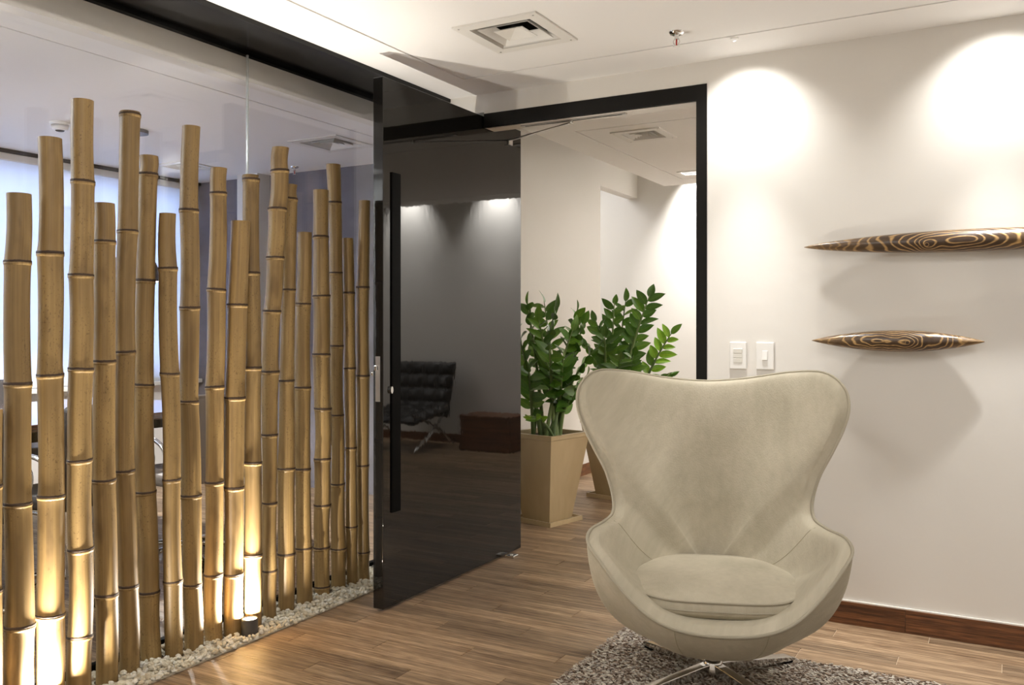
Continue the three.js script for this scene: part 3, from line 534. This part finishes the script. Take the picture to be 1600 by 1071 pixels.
// ---------- egg chair ----------
{
  const C = thing('egg_chair', 'beige suede egg shaped armchair on a chrome star base', 'armchair', null, [-0.868, 0.016, -2.918], THREE.MathUtils.degToRad(20.2));
  const lift = -0.016;
  const mott = tex(512, 512, (u, v) => { const a = fbm(u, v, 5, 5, 61, 4), b = fbm(u, v, 60, 60, 67, 3), c = fbm(u, v, 14, 5, 71, 3); const k = 0.5 + 0.55 * (a - 0.5) + 0.22 * (b - 0.5) + 0.3 * (c - 0.5); return [lerp(0.62, 0.82, k), lerp(0.59, 0.785, k), lerp(0.51, 0.705, k)]; });
  const nap = tex(512, 512, (u, v) => fbm(u, v, 120, 120, 81, 2), false);
  const suede = phy({ map: rep(mott, 1.3, 1.3), roughness: 0.88, sheen: 0.5, sheenRoughness: 0.5, sheenColor: new THREE.Color().setRGB(0.8, 0.76, 0.62), bumpMap: rep(nap, 3, 3), bumpScale: 0.0006 });
  const pipe = std({ color: new THREE.Color().setRGB(0.44, 0.40, 0.28), roughness: 0.8 });
  // rim key points of one half (x, y, z), the sweep angle at the pan, start reach, and the handle at the rim
  const K = [
    [0, 0.99, -0.375, 180, 0.24, [0, -0.42, -0.03]], [0.138, 1.0, -0.368, 172, 0.24, [-0.02, -0.42, -0.04]], [0.288, 1.026, -0.325, 163, 0.25, [-0.05, -0.38, -0.07]],
    [0.39, 1.03, -0.262, 155, 0.25, [-0.085, -0.33, -0.12]], [0.438, 0.99, -0.2, 148, 0.25, [-0.11, -0.27, -0.16]], [0.446, 0.93, -0.16, 142, 0.26, [-0.1, -0.2, -0.205]],
    [0.426, 0.862, -0.14, 136, 0.26, [-0.09, -0.15, -0.215]], [0.386, 0.78, -0.13, 130, 0.26, [-0.06, -0.12, -0.205]], [0.341, 0.693, -0.125, 123, 0.26, [-0.03, -0.12, -0.185]],
    [0.315, 0.605, -0.11, 115, 0.27, [-0.005, -0.12, -0.155]], [0.313, 0.55, -0.06, 107, 0.28, [0.02, -0.15, -0.1]], [0.34, 0.535, 0.03, 95, 0.29, [0.025, -0.2, -0.05]],
    [0.375, 0.534, 0.13, 80, 0.3, [0.0, -0.24, -0.03]], [0.38, 0.512, 0.195, 68, 0.3, [-0.01, -0.24, -0.05]], [0.342, 0.476, 0.255, 52, 0.29, [-0.025, -0.21, -0.07]],
    [0.279, 0.412, 0.305, 36, 0.26, [-0.03, -0.17, -0.08]], [0.198, 0.347, 0.345, 22, 0.23, [-0.025, -0.139, -0.075]], [0.113, 0.315, 0.365, 10, 0.21, [-0.01, -0.123, -0.07]], [0, 0.306, 0.37, 0, 0.2, [0, -0.121, -0.07]],
  ];
  const P0 = V(0, 0.172, -0.06), NK = K.length;
  const loop = []; for (let i = 0; i < NK; i++) loop.push({ k: K[i], s: 1 }); for (let i = NK - 2; i > 0; i--) loop.push({ k: K[i], s: -1 });
  const n = loop.length;
  const vec = loop.map(({ k, s }) => [k[0] * s, k[1], k[2], k[4], k[5][0] * s, k[5][1], k[5][2], s > 0 ? k[3] : 360 - k[3]]);
  const cat = (a, b, c, d, t) => 0.5 * (2 * b + (c - a) * t + (2 * a - 5 * b + 4 * c - d) * t * t + (3 * b - a - 3 * c + d) * t * t * t);
  const at = (q) => { const i = Math.floor(q), t = q - i, m = (x) => vec[((x % n) + n) % n]; const o = []; for (let c = 0; c < 7; c++) o.push(cat(m(i - 1)[c], m(i)[c], m(i + 1)[c], m(i + 2)[c], t)); let a0 = m(i)[7], a1 = m(i + 1)[7]; if (a1 - a0 > 180) a1 -= 360; if (a0 - a1 > 180) a1 += 360; o.push(lerp(a0, a1, t)); return o; };
  const NT = 216, NR = 64;
  const mid = (q, rho) => {
    const k = at(q), R = V(k[0], k[1], k[2]), a = k[7] * Math.PI / 180, T = V(Math.sin(a), -0.1 * Math.cos(a), Math.cos(a)).normalize();
    const c1 = P0.clone().addScaledVector(T, k[3]), c2 = R.clone().add(V(k[4], k[5], k[6]));
    const t = rho, u = 1 - t; return P0.clone().multiplyScalar(u * u * u).addScaledVector(c1, 3 * u * u * t).addScaledVector(c2, 3 * u * t * t).addScaledVector(R, t * t * t);
  };
  const grid = []; for (let i = 0; i < NT; i++) { const row = []; for (let j = 0; j <= NR; j++) row.push(mid(i / NT * n, j / NR)); grid.push(row); }
  const nor = (i, j) => {
    if (j === 0) return V(0, 1, 0.1).normalize();
    const a = grid[(i + 1) % NT][j].clone().sub(grid[(i - 1 + NT) % NT][j]), b = grid[i][Math.min(NR, j + 1)].clone().sub(grid[i][j - 1]);
    const v = a.cross(b).normalize(); return v;
  };
  // sign so that the normal points into the bowl
  const sgn = nor(0, 30).z > 0 ? 1 : -1;
  const T2 = 0.026; // half thickness of the padded shell
  const pos = [], idx = [], uv = [], RR = 8; // rim roll steps
  const cols = [];
  // padded edge: the inner face rolls over to the outer edge over the last stretch
  // inner face: a padded dish ruled from the seat crease to the rim, swelling by the padding and rolling over at the edge
  const PI0 = V(0, 0.325, -0.2), ig = [];
  const ang = []; for (let i = 0; i < NT; i++) { const a = at(i / NT * n)[7]; ang.push(Math.abs(((a + 180) % 360 + 360) % 360 - 180)); }
  for (let i = 0; i < NT; i++) {
    const row = [], E = grid[i][NR], w = smooth(134, 84, ang[i]), c = PI0.clone().lerp(E, 0.5).lerp(V(E.x * 0.82, 0.275, lerp(PI0.z, E.z, 0.74)), w);
    for (let j = 0; j <= NR; j++) { const t = j / NR, u = 1 - t; row.push(PI0.clone().multiplyScalar(u * u).addScaledVector(c, 2 * u * t).addScaledVector(E, t * t)); }
    ig.push(row);
  }
  const inor = (i, j) => { const q = Math.max(j, 1), a = ig[(i + 1) % NT][q].clone().sub(ig[(i - 1 + NT) % NT][q]), b = ig[i][Math.min(NR, q + 1)].clone().sub(ig[i][q - 1]); return a.cross(b).normalize().multiplyScalar(sgn); };
  const pad = []; for (let i = 0; i < NT; i++) { let a = at(i / NT * n)[7]; a = Math.abs(((a + 180) % 360 + 360) % 360 - 180); pad.push(0.03 + 0.006 * smooth(118, 88, a) - 0.008 * smooth(45, 5, a)); }
  const inner = (i, j) => { const rho = j / NR, r0 = 0.6, q = clamp((rho - r0) / (1 - r0)); return ig[i][j].clone().addScaledVector(inor(i, j), pad[i] * smooth(0, 0.4, rho) * Math.sqrt(Math.max(0, 1 - Math.pow(q, 2.4)))); };
    for (let j = 0; j <= NR; j++) cols.push((i) => inner(i, j));
  for (let j = NR; j >= 0; j--) cols.push((i) => grid[i][j].clone().addScaledVector(nor(i, j), -sgn * T2 * smooth(0, 0.25, j / NR + 0.3)));
  const NC = cols.length;
  for (let i = 0; i < NT; i++) for (let c = 0; c < NC; c++) { const p = cols[c](i); pos.push(p.x, p.y, p.z); uv.push(p.x * 1.0 + p.z * 0.45, p.y + p.z * 0.6 + (c > NC / 2 ? 0.4 : 0)); }
  for (let i = 0; i < NT; i++) for (let c = 0; c < NC - 1; c++) { const a = i * NC + c, b = ((i + 1) % NT) * NC + c; sgn > 0 ? idx.push(a, b, a + 1, b, b + 1, a + 1) : idx.push(a, a + 1, b, b, a + 1, b + 1); }
  const g = new THREE.BufferGeometry(); g.setAttribute('position', new THREE.Float32BufferAttribute(pos, 3)); g.setAttribute('uv', new THREE.Float32BufferAttribute(uv, 2)); g.setIndex(idx);
  { const w = g.clone(); w.deleteAttribute('uv'); const m = mergeVertices(w, 1e-6); g.computeVertexNormals(); // smooth across the pole
    const acc = new Map(), N3 = g.attributes.normal, P3 = g.attributes.position, key = (i) => [P3.getX(i), P3.getY(i), P3.getZ(i)].map((x) => Math.round(x * 1e5)).join();
    for (let i = 0; i < P3.count; i++) { const k = key(i), v = acc.get(k) ?? V(0, 0, 0); v.add(V(N3.getX(i), N3.getY(i), N3.getZ(i))); acc.set(k, v); }
    for (let i = 0; i < P3.count; i++) { const v = acc.get(key(i)).clone().normalize(); N3.setXYZ(i, v.x, v.y, v.z); } }
  const shell = part('shell', g, suede, C); shell.position.y = lift;
  // piping runs round the outer edge of the roll
  const rim = []; for (let i = 0; i < NT; i++) { const nn = nor(i, NR).multiplyScalar(-sgn), e = grid[i][NR].clone().sub(grid[i][NR - 1]).normalize(); rim.push(grid[i][NR].clone().addScaledVector(nn, T2 * 0.9).addScaledVector(e, 0.001)); }
  const pp = part('piping', new THREE.TubeGeometry(new THREE.CatmullRomCurve3(rim, true), 400, 0.0052, 8, true), suede, shell);
  // stitched seams on the inside between arms and back, and on the front under the lip
  const seam = (q, r0, r1, out) => { const pts = []; for (let r = r0; r <= r1 + 1e-6; r += (r1 - r0) / 20) { const i = Math.round(((q % n) + n) % n / n * NT) % NT, j = Math.round(r * NR); pts.push(out ? grid[i][j].clone().addScaledVector(nor(i, j), sgn * (-T2 - 0.0002)) : inner(i, j).addScaledVector(inor(i, j), 0.0003)); } return tube(pts, 0.0013, 40, 6); };
  for (const q of [10.6, n - 10.6]) part('seam', seam(q, 0.45, 1, false), pipe, shell);
  for (const q of [16.8, n - 16.8]) part('seam', seam(q, 0.5, 1, true), pipe, shell);
  // loose seat cushion
  {
    const NA = 96, ring = (s, y, dx) => { const r = []; for (let i = 0; i < NA; i++) { const a = i / NA * Math.PI * 2, ca = Math.cos(a), sa = Math.sin(a), e = 2 / 3.5; let x = Math.sign(ca) * Math.pow(Math.abs(ca), e) * 0.262, z = Math.sign(sa) * Math.pow(Math.abs(sa), e) * 0.232; x *= 1 - 0.16 * smooth(0.05, -0.23, z); r.push(V(x * s + 0, y(x, z, s), z * s + 0.075)); } return r; };
    const top = (x, z, s) => 0.018 + 0.022 * (1 - s * s) + 0.03 * smooth(0.1, -0.24, z * s) * 0.4 - 0.012 * smooth(0.14, 0.24, z * s);
    const rows = []; const S = [0.001, 0.15, 0.3, 0.45, 0.6, 0.74, 0.85, 0.93, 0.975, 1.0];
    for (const s of S) rows.push(ring(s, (x, z) => top(x, z, s)));
    const edge = (x, z, s) => top(x, z, 1);
    rows.push(ring(1.018, (x, z) => edge(x, z, 1) - 0.014)); rows.push(ring(1.015, (x, z) => edge(x, z, 1) - 0.034)); rows.push(ring(0.98, (x, z) => edge(x, z, 1) - 0.05)); rows.push(ring(0.001, () => -0.04));
    const p = [], q = [], u2 = []; for (const r of rows) for (const v of r) { p.push(v.x, v.y, v.z); u2.push(v.x, v.z); }
    for (let r = 0; r < rows.length - 1; r++) for (let i = 0; i < NA; i++) { const a = r * NA + i, b = r * NA + (i + 1) % NA; q.push(a, b, a + NA, b, b + NA, a + NA); }
    for (let i = 0; i < q.length; i += 3) { const w = q[i]; q[i] = q[i + 1]; q[i + 1] = w; }
    for (let i = 0; i < q.length; i += 3) { const w = q[i]; q[i] = q[i + 1]; q[i + 1] = w; }
    const cg = new THREE.BufferGeometry(); cg.setAttribute('position', new THREE.Float32BufferAttribute(p, 3)); cg.setAttribute('uv', new THREE.Float32BufferAttribute(u2, 2)); cg.setIndex(q); cg.computeVertexNormals();
    if (cg.attributes.normal.getY(5) < 0) { for (let i = 0; i < q.length; i += 3) { const w = q[i]; q[i] = q[i + 1]; q[i + 1] = w; } cg.setIndex(q); cg.computeVertexNormals(); }
    const cu = part('seat_cushion', cg, suede, C); cu.position.set(0, 0.368 + lift, 0.016);
    for (const [s, dy] of [[1.01, -0.001], [1.012, -0.028]]) part('piping', tube(ring(s, (x, z) => edge(x, z, 1) + dy), 0.0034, 220, 6, true), suede, cu);
  }
  // base
  const col = part('column', [cyl(0.02, 0.02, 0.11, 0, 0.105 - 0.016, 0)], M.chrome, C);
  part('collar', [cyl(0.03, 0.026, 0.035, 0, 0.148 - 0.016, 0)], M.matteBlack, C, 'black collar under the seat');
  part('hub', lathe([[0, 0.075], [0.024, 0.074], [0.032, 0.068], [0.036, 0.04], [0.036, 0.026], [0, 0.024]]), M.chrome, C).position.y = lift + 0.014;
  const turn = THREE.MathUtils.degToRad(20.2);
  for (let k = 0; k < 4; k++) {
    const s = new THREE.Shape([[0.02, 0.03], [0.02, 0.062], [0.05, 0.06], [0.34, 0.024], [0.36, 0.018], [0.36, 0.012], [0.1, 0.024]].map((p) => new THREE.Vector2(...p)));
    const lg = new THREE.ExtrudeGeometry(s, { depth: 0.028, bevelEnabled: true, bevelSize: 0.003, bevelThickness: 0.003, bevelSegments: 2, steps: 1 }); lg.translate(0, 0, -0.014);
    const leg = part('leg', lg, M.chrome, C); leg.rotation.y = -(THREE.MathUtils.degToRad(212 + 90 * k)) - turn; leg.position.y = lift + 0.014;
    part('glide', rbox(0.04, 0.012, 0.03, 0.003, 0.335, 0.008, 0, 2), M.matteBlack, leg);
  }
}
// ---------- rug ----------
{
  const t = thing('rug', 'shaggy flecked brown and cream wool rug under the egg chair', 'rug');
  const X0 = -1.325, X1 = 0.55, Z0 = -3.265, Z1 = -1.6;
  part('backing', [box(X0 + 0.004, X1 - 0.004, 0.0005, 0.007, Z0 + 0.004, Z1 - 0.004)], std({ color: new THREE.Color().setRGB(0.16, 0.12, 0.09), roughness: 1 }), t);
  const yg = new THREE.CapsuleGeometry(0.0024, 0.009, 2, 5); yg.rotateZ(Math.PI / 2);
  const cols = [[0.62, 0.56, 0.47], [0.42, 0.34, 0.27], [0.17, 0.115, 0.08], [0.72, 0.67, 0.58], [0.3, 0.235, 0.185], [0.5, 0.45, 0.4]].map((c) => new THREE.Color().setRGB(...c));
  const mats = [], cc = [];
  for (let z = Z0; z < Z1; z += 0.0072) for (let x = X0; x < X1; x += 0.0105) {
    const e = new THREE.Euler(rr(-0.4, 0.4), rr(-0.55, 0.55), rr(-0.45, 0.45)), s = rr(0.8, 1.3);
    mats.push(new THREE.Matrix4().compose(V(x + rr(-0.004, 0.004), rr(0.008, 0.0145), z + rr(-0.003, 0.003)), new THREE.Quaternion().setFromEuler(e), V(s, s, s)));
    cc.push(cols[Math.floor(Math.pow(rnd(), 1.0) * cols.length)]);
  }
  const im = shadow(new THREE.InstancedMesh(yg, std({ color: 0xffffff, roughness: 1 }), mats.length)); mats.forEach((m, i) => { im.setMatrixAt(i, m); im.setColorAt(i, cc[i]); });
  im.name = 'wool_pile'; im.userData.kind = 'stuff'; t.add(im);
}
// ---------- potted plants ----------
{
  const glaze = tex(256, 256, (u, v) => { const a = fbm(u, v, 4, 6, 131, 4), b = fbm(u, v, 40, 40, 137, 2); const k = 0.55 + 0.5 * (a - 0.5) + 0.12 * (b - 0.5); return [lerp(0.56, 0.84, k), lerp(0.475, 0.76, k), lerp(0.33, 0.61, k)]; });
  const potM = phy({ map: rep(glaze, 1, 1), roughness: 0.35, clearcoat: 0.3, clearcoatRoughness: 0.3 });
  const soilM = std({ color: new THREE.Color().setRGB(0.035, 0.024, 0.016), roughness: 1, bumpMap: plasterBump, bumpScale: 0.01 });
  const leafTex = tex(128, 256, (u, v) => { const m = Math.exp(-Math.pow((u - 0.5) * 28, 2)), n = fbm(u, v, 6, 12, 171, 3); const k = 0.5 + 0.5 * (n - 0.5); return [lerp(0.55, 0.8, k) + 0.2 * m, lerp(0.7, 0.95, k) + 0.1 * m, lerp(0.5, 0.7, k) + 0.15 * m]; });
  const leafM = [[0.075, 0.16, 0.035], [0.06, 0.125, 0.03], [0.115, 0.21, 0.04], [0.21, 0.34, 0.04]].map((c) => phy({ color: new THREE.Color().setRGB(c[0] * 2.3, c[1] * 1.8, c[2] * 1.5), map: leafTex, roughness: 0.35, transmission: 0.18, thickness: 0, side: THREE.DoubleSide }));
  const stemM = [[0.16, 0.23, 0.075], [0.11, 0.17, 0.055]].map((c) => std({ color: new THREE.Color().setRGB(...c), roughness: 0.5 }));
  // leaf: pointed oval, folded along the rib and drooping; tip along +z
  const leafG = (len, w, fold, droop) => {
    const N = 7, p = [], ix = [], u2 = [];
    for (let i = 0; i <= N; i++) { const s = i / N, ww = w * Math.pow(Math.sin(Math.PI * Math.pow(s, 0.8)), 0.85) * (s < 1 ? 1 : 0); for (const a of [-1, -0.5, 0, 0.5, 1]) { p.push(a * ww, Math.abs(a) * ww * fold - droop * s * s * len, s * len); u2.push(a / 2 + 0.5, s); } }
    for (let i = 0; i < N; i++) for (let j = 0; j < 4; j++) { const a = i * 5 + j, b = a + 5; ix.push(a, b, a + 1, b, b + 1, a + 1); }
    const g = new THREE.BufferGeometry(); g.setAttribute('position', new THREE.Float32BufferAttribute(p, 3)); g.setAttribute('uv', new THREE.Float32BufferAttribute(u2, 2)); g.setIndex(ix); g.computeVertexNormals(); return g;
  };
  const LG = [leafG(0.108, 0.026, 0.3, 0.12), leafG(0.12, 0.028, 0.22, 0.2), leafG(0.092, 0.025, 0.35, 0.05)];
  function pot(x, z, turn, lab, slab) {
    const s = thing('plant_saucer', slab, 'saucer', 'square pot saucers', [x, 0, z], turn);
    part('tray', [box(-0.155, 0.155, 0.001, 0.012, -0.155, 0.155), box(-0.155, 0.155, 0.012, 0.028, -0.155, -0.145), box(-0.155, 0.155, 0.012, 0.028, 0.145, 0.155), box(-0.155, -0.145, 0.012, 0.028, -0.145, 0.145), box(0.145, 0.155, 0.012, 0.028, -0.145, 0.145)], potM, s);
    const t = thing('potted_plant', lab, 'plant', 'potted plants beyond the door', [x, 0.0125, z], turn);
    const q = Math.SQRT2, prof = [[0, 0.0], [0.105, 0.0], [0.108, 0.006], [0.182, 0.505], [0.187, 0.51], [0.187, 0.535], [0.165, 0.535], [0.163, 0.5], [0, 0.5]];
    const g = new THREE.LatheGeometry(prof.map(([a, b]) => new THREE.Vector2(a * q, b)), 4); g.rotateY(Math.PI / 4); const ng = g.toNonIndexed(); ng.computeVertexNormals();
    part('pot', ng, potM, t, 'tapered square glazed pot');
    part('soil', [box(-0.158, 0.158, 0.495, 0.508, -0.158, 0.158)], soilM, t);
    return t;
  }
  function stem(t, root, tip, mi, from, spread, leaves, bright, lsc = 1, flat = false) {
    // root and tip in world; converted to the plant's own axes
    t.updateMatrixWorld(true); const a = t.worldToLocal(V(...root)), b = t.worldToLocal(V(...tip));
    const m = a.clone().lerp(b, 0.45); m.y += 0.06; const h = b.clone().sub(a); m.x -= h.x * 0.14; m.z -= h.z * 0.14;
    const c = new THREE.QuadraticBezierCurve3(a, m, b), st = part('stem', taper(c, (u) => 0.011 * Math.pow(1 - u, 0.7) * lsc + 0.0026, 14, 7), stemM[mi], t);
    for (let k = 0; k < leaves; k++) {
      const u = from + (1 - from) * Math.pow((k + 0.5) / leaves, 0.92), p = c.getPointAt(Math.min(u, 1)), tan = c.getTangentAt(Math.min(u, 1));
      let side = V(0, 1, 0).cross(tan).normalize().applyAxisAngle(tan, spread); if (flat) { const q = rgt.clone().applyAxisAngle(V(0, 1, 0), -t.rotation.y).addScaledVector(fwd.clone().applyAxisAngle(V(0, 1, 0), -t.rotation.y), -0.35); side = q.addScaledVector(tan, -q.dot(tan)).normalize(); }
      if (k % 2) side.negate();
      const lf = k === leaves - 1 ? tan.clone() : side.clone().multiplyScalar(Math.cos(0.42 + 0.35 * u)).addScaledVector(tan, Math.sin(0.42 + 0.35 * u)).normalize();
      lf.add(V(rr(-0.16, 0.16), rr(-0.14, 0.1), rr(-0.16, 0.16))).normalize();
      const wn = flat ? 0.85 : rr(0.1, 0.9), up = side.clone().cross(tan).multiplyScalar(k % 2 ? -1 : 1).multiplyScalar(wn).addScaledVector(tan, 1.1 - wn).add(V(rr(-0.35, 0.35), rr(0, 0.5), rr(-0.35, 0.35))).normalize(), x = up.clone().cross(lf).normalize(), y = lf.clone().cross(x);
      const o = part('leaf', LG[Math.floor(rnd() * 3)], leafM[bright ? (rnd() < 0.7 ? 3 : 2) : Math.floor(rnd() * 3)], st);
      o.matrix.makeBasis(x, y, lf); o.quaternion.setFromRotationMatrix(o.matrix); o.position.copy(p); o.scale.setScalar(lsc * (0.8 + 0.35 * Math.sin(Math.PI * clamp(0.12 + 0.8 * (u - from) / (1 - from)))) * rr(0.88, 1.1));
    }
  }
  const P = (px, py, d) => { const v = fwd.clone().addScaledVector(rgt, (px - 800) / F).multiplyScalar(d); return [v.x, CAMH + (510 - py) * d / F, v.z]; };
  const A = pot(-2.5, -4.9, THREE.MathUtils.degToRad(-13), 'leafy green plant in ochre square pot, nearest the open door', 'square saucer under the pot nearest the door');
  const around = (x, z, r) => { const a = rr(0, 6.28), q = r * Math.sqrt(rnd()); return [x + Math.cos(a) * q, 0.51, z + Math.sin(a) * q]; };
  const tipsA = [[824, 474, 5.35], [868, 482, 5.5], [842, 500, 5.2], [902, 484, 5.6], [912, 505, 5.35], [800, 495, 5.3], [858, 545, 5.05], [930, 545, 5.4], [880, 560, 5.15], [826, 580, 5.1], [895, 515, 5.3], [780, 560, 5.2], [850, 470, 5.9], [915, 590, 5.2]];
  tipsA.forEach((q, i) => stem(A, around(-2.5, -4.9, 0.1), P(...q), i % 2, q[1] > 540 ? 0.3 : 0.36, rr(-0.7, 0.7), q[1] > 540 ? 13 : 16, false));
  stem(A, around(-2.42, -4.82, 0.05), P(826, 650, 5.1), 1, 0.5, 0.2, 5, true, 0.7);
  const B = pot(-2.42, -5.83, THREE.MathUtils.degToRad(-13), 'leafy green plant in the pot farther back, half hidden by the egg chair', 'square saucer under the pot farther back');
  const tipsB = [[1015, 462, 6.2, 0], [1050, 520, 6.2, 1], [960, 472, 6.1, 0], [978, 468, 6.4, 0], [930, 500, 6.2, 0], [990, 555, 6.0, 0], [945, 525, 6.0, 0], [970, 560, 5.9, 0], [1048, 585, 6.1, 0], [1010, 600, 5.9, 1], [915, 540, 6.3, 0], [985, 530, 6.5, 0]];
  tipsB.forEach((q, i) => stem(B, around(-2.42, -5.83, 0.1), P(q[0], q[1], q[2]), i % 2, i === 0 ? 0.42 : 0.36, i === 0 ? 0.25 : rr(-0.7, 0.7), i === 0 ? 18 : 15, q[3] === 1, i === 0 ? 1.15 : 1, i < 3));
}
// ---------- meeting room ----------
{
  const leather = std({ color: new THREE.Color().setRGB(0.035, 0.03, 0.03), roughness: 0.5 }), taupe = std({ color: new THREE.Color().setRGB(0.2, 0.165, 0.14), roughness: 0.55 });
  const T = thing('meeting_table', 'long dark wood meeting table with glossy top behind the bamboo', 'table', null, [-4.45, 0, -2.55]);
  part('top', rbox(1.2, 0.035, 2.2, 0.006, 0, 0.735, 0), phy({ map: rep(M.base[0].map, 1, 1), color: new THREE.Color().setRGB(0.7, 0.65, 0.65), roughness: 0.12, clearcoat: 1, clearcoatRoughness: 0.05 }), T);
  part('apron', [box(-0.5, 0.5, 0.66, 0.716, -0.95, 0.95)], M.matteBlack, T);
  for (const [a, b] of [[-1, -1], [-1, 1], [1, -1], [1, 1]]) part('leg', [rbox(0.06, 0.715, 0.06, 0.004, a * 0.45, 0.359, b * 0.9)], M.steel, T);
  function chair(x, z, turn, lab, m) {
    const c = thing('meeting_chair', lab, 'chair', 'chairs round the meeting table', [x, 0, z], turn);
    part('seat', rbox(0.48, 0.06, 0.46, 0.025, 0, 0.45, 0), m, c);
    const bk = rbox(0.46, 0.42, 0.045, 0.02, 0, 0, 0, 4); { const p = bk.attributes.position; for (let i = 0; i < p.count; i++) p.setZ(i, p.getZ(i) + 0.28 * p.getX(i) * p.getX(i)); bk.computeVertexNormals(); } bk.rotateX(-0.12); bk.translate(0, 0.655, -0.245);
    part('backrest', bk, m, c);
    for (const s of [-1, 1]) part('armrest', tube([[s * 0.25, 0.43, -0.2], [s * 0.27, 0.6, -0.22], [s * 0.27, 0.65, -0.15], [s * 0.27, 0.65, 0.12], [s * 0.27, 0.6, 0.18], [s * 0.25, 0.43, 0.16]], 0.011, 48, 8), M.chrome, c);
    part('column', [cyl(0.026, 0.026, 0.36, 0, 0.25, 0)], M.chrome, c);
    for (let k = 0; k < 5; k++) { const a = k / 5 * 6.283, l = part('leg', tube([[0, 0.085, 0], [Math.cos(a) * 0.15, 0.08, Math.sin(a) * 0.15], [Math.cos(a) * 0.28, 0.055, Math.sin(a) * 0.28]], 0.013, 12, 8), M.chrome, c); part('caster', cyl(0.024, 0.024, 0.02, 0, 0, 0, 20).rotateZ(Math.PI / 2).rotateY(-a).translate(Math.cos(a) * 0.28, 0.025, Math.sin(a) * 0.28), M.matteBlack, l); }
  }
  chair(-3.66, -1.9, -Math.PI / 2, 'dark meeting chair near the glass, leftmost', leather);
  chair(-3.68, -2.5, -Math.PI / 2 + 0.1, 'dark meeting chair near the glass, middle of three', leather);
  chair(-3.68, -3.16, -Math.PI / 2 - 0.12, 'taupe meeting chair near the glass, closest to the door', taupe);
  chair(-5.26, -1.9, Math.PI / 2, 'dark meeting chair across the table, leftmost', leather);
  chair(-5.26, -2.55, Math.PI / 2, 'dark meeting chair across the table, middle of three', leather);
  chair(-5.26, -3.2, Math.PI / 2, 'dark meeting chair across the table, closest to the grey wall', leather);
  const paper = std({ color: new THREE.Color().setRGB(0.85, 0.85, 0.85), roughness: 0.7 });
  single('paper_sheet', [box(-4.2, -3.99, 0.7535, 0.7555, -3.2, -2.92)], paper, 'white sheet of paper on the meeting table', 'paper');
  const p = thing('pendant_lamp', 'dark dome pendant lamp hanging above the meeting table', 'lamp', null, [-4.5, 0, -3.48]);
  part('shade', lathe([[0.0, 1.657], [0.012, 1.655], [0.03, 1.65], [0.07, 1.635], [0.105, 1.6], [0.128, 1.545], [0.136, 1.465], [0.132, 1.465], [0.124, 1.543], [0.102, 1.595], [0.068, 1.628], [0.03, 1.643], [0.0, 1.646]], 48), std({ color: new THREE.Color().setRGB(0.06, 0.06, 0.065), roughness: 0.4 }), p);
  part('cord', cyl(0.003, 0.003, H - 1.65, 0, (H + 1.65) / 2, 0, 8), M.matteBlack, p);
  part('canopy', cyl(0.075, 0.075, 0.02, 0, H - 0.0105, 0, 40), std({ color: new THREE.Color().setRGB(0.12, 0.12, 0.14), roughness: 0.5 }), p);
  part('bulb', new THREE.SphereGeometry(0.035, 24, 16).translate(0, 1.54, 0), lens(NEUTRAL, 8), p);
  const pl = new THREE.PointLight(NEUTRAL, PENDANT, 0, 2); pl.position.set(-4.5, 1.54, -3.48); pl.castShadow = true; pl.shadow.radius = 1.5; scene.add(pl);
}
// ---------- room beyond the door (mirrored in the black door) ----------
{
  const hide = std({ color: new THREE.Color().setRGB(0.012, 0.011, 0.01), roughness: 0.4 });
  const c = thing('tufted_chair', 'black tufted lounge chair mirrored in the glossy door', 'chair', null, [0.62, 0, -7.18], 0);
  const pad = (w, h) => { // quilted pad with button rows
    const N = 40, p = [], ix = [], u2 = []; for (let s = 0; s < 2; s++) for (let i = 0; i <= N; i++) for (let j = 0; j <= N; j++) { const u = i / N, v = j / N, q = Math.abs(Math.sin(u * 4 * Math.PI)) * Math.abs(Math.sin(v * 4 * Math.PI)), e = Math.min(1, Math.min(u, 1 - u, v, 1 - v) * 14); p.push((u - 0.5) * w, (v - 0.5) * h, (s ? -1 : 1) * (0.02 + 0.03 * Math.sqrt(q)) * Math.sqrt(e)); u2.push(u, v); }
    for (let s = 0; s < 2; s++) for (let i = 0; i < N; i++) for (let j = 0; j < N; j++) { const a = s * (N + 1) * (N + 1) + i * (N + 1) + j, b = a + N + 1; s ? ix.push(a, a + 1, b, b, a + 1, b + 1) : ix.push(a, b, a + 1, b, b + 1, a + 1); }
    const g = new THREE.BufferGeometry(); g.setAttribute('position', new THREE.Float32BufferAttribute(p, 3)); g.setAttribute('uv', new THREE.Float32BufferAttribute(u2, 2)); g.setIndex(ix); g.computeVertexNormals(); return g;
  };
  const bk = part('backrest', pad(0.72, 0.56), hide, c); bk.position.set(0, 0.57, -0.24); bk.rotation.x = -0.28;
  const st = part('seat', pad(0.72, 0.58), hide, c); st.position.set(0, 0.34, 0.1); st.rotation.x = -Math.PI / 2 + 0.14;
  for (const s of [-1, 1]) { part('leg', tube([[s * 0.33, 0.82, -0.36], [s * 0.33, 0.5, -0.24], [s * 0.33, 0.22, 0.02], [s * 0.33, 0.012, 0.38]], 0.012, 40, 8), M.chrome, c); part('leg', tube([[s * 0.33, 0.36, 0.4], [s * 0.33, 0.26, 0.1], [s * 0.33, 0.16, -0.1], [s * 0.33, 0.012, -0.32]], 0.012, 40, 8), M.chrome, c); }
  const w = thing('wooden_chest', 'low dark wooden chest by the far wall, mirrored in the door', 'chest', null, [-0.2, 0, -7.45], 0);
  part('body', rbox(0.56, 0.31, 0.36, 0.004, 0, 0.156, 0), M.base[1], w);
  part('lid', rbox(0.58, 0.03, 0.38, 0.004, 0, 0.327, 0), M.base[0], w);
}
renderer.render(scene, camera);
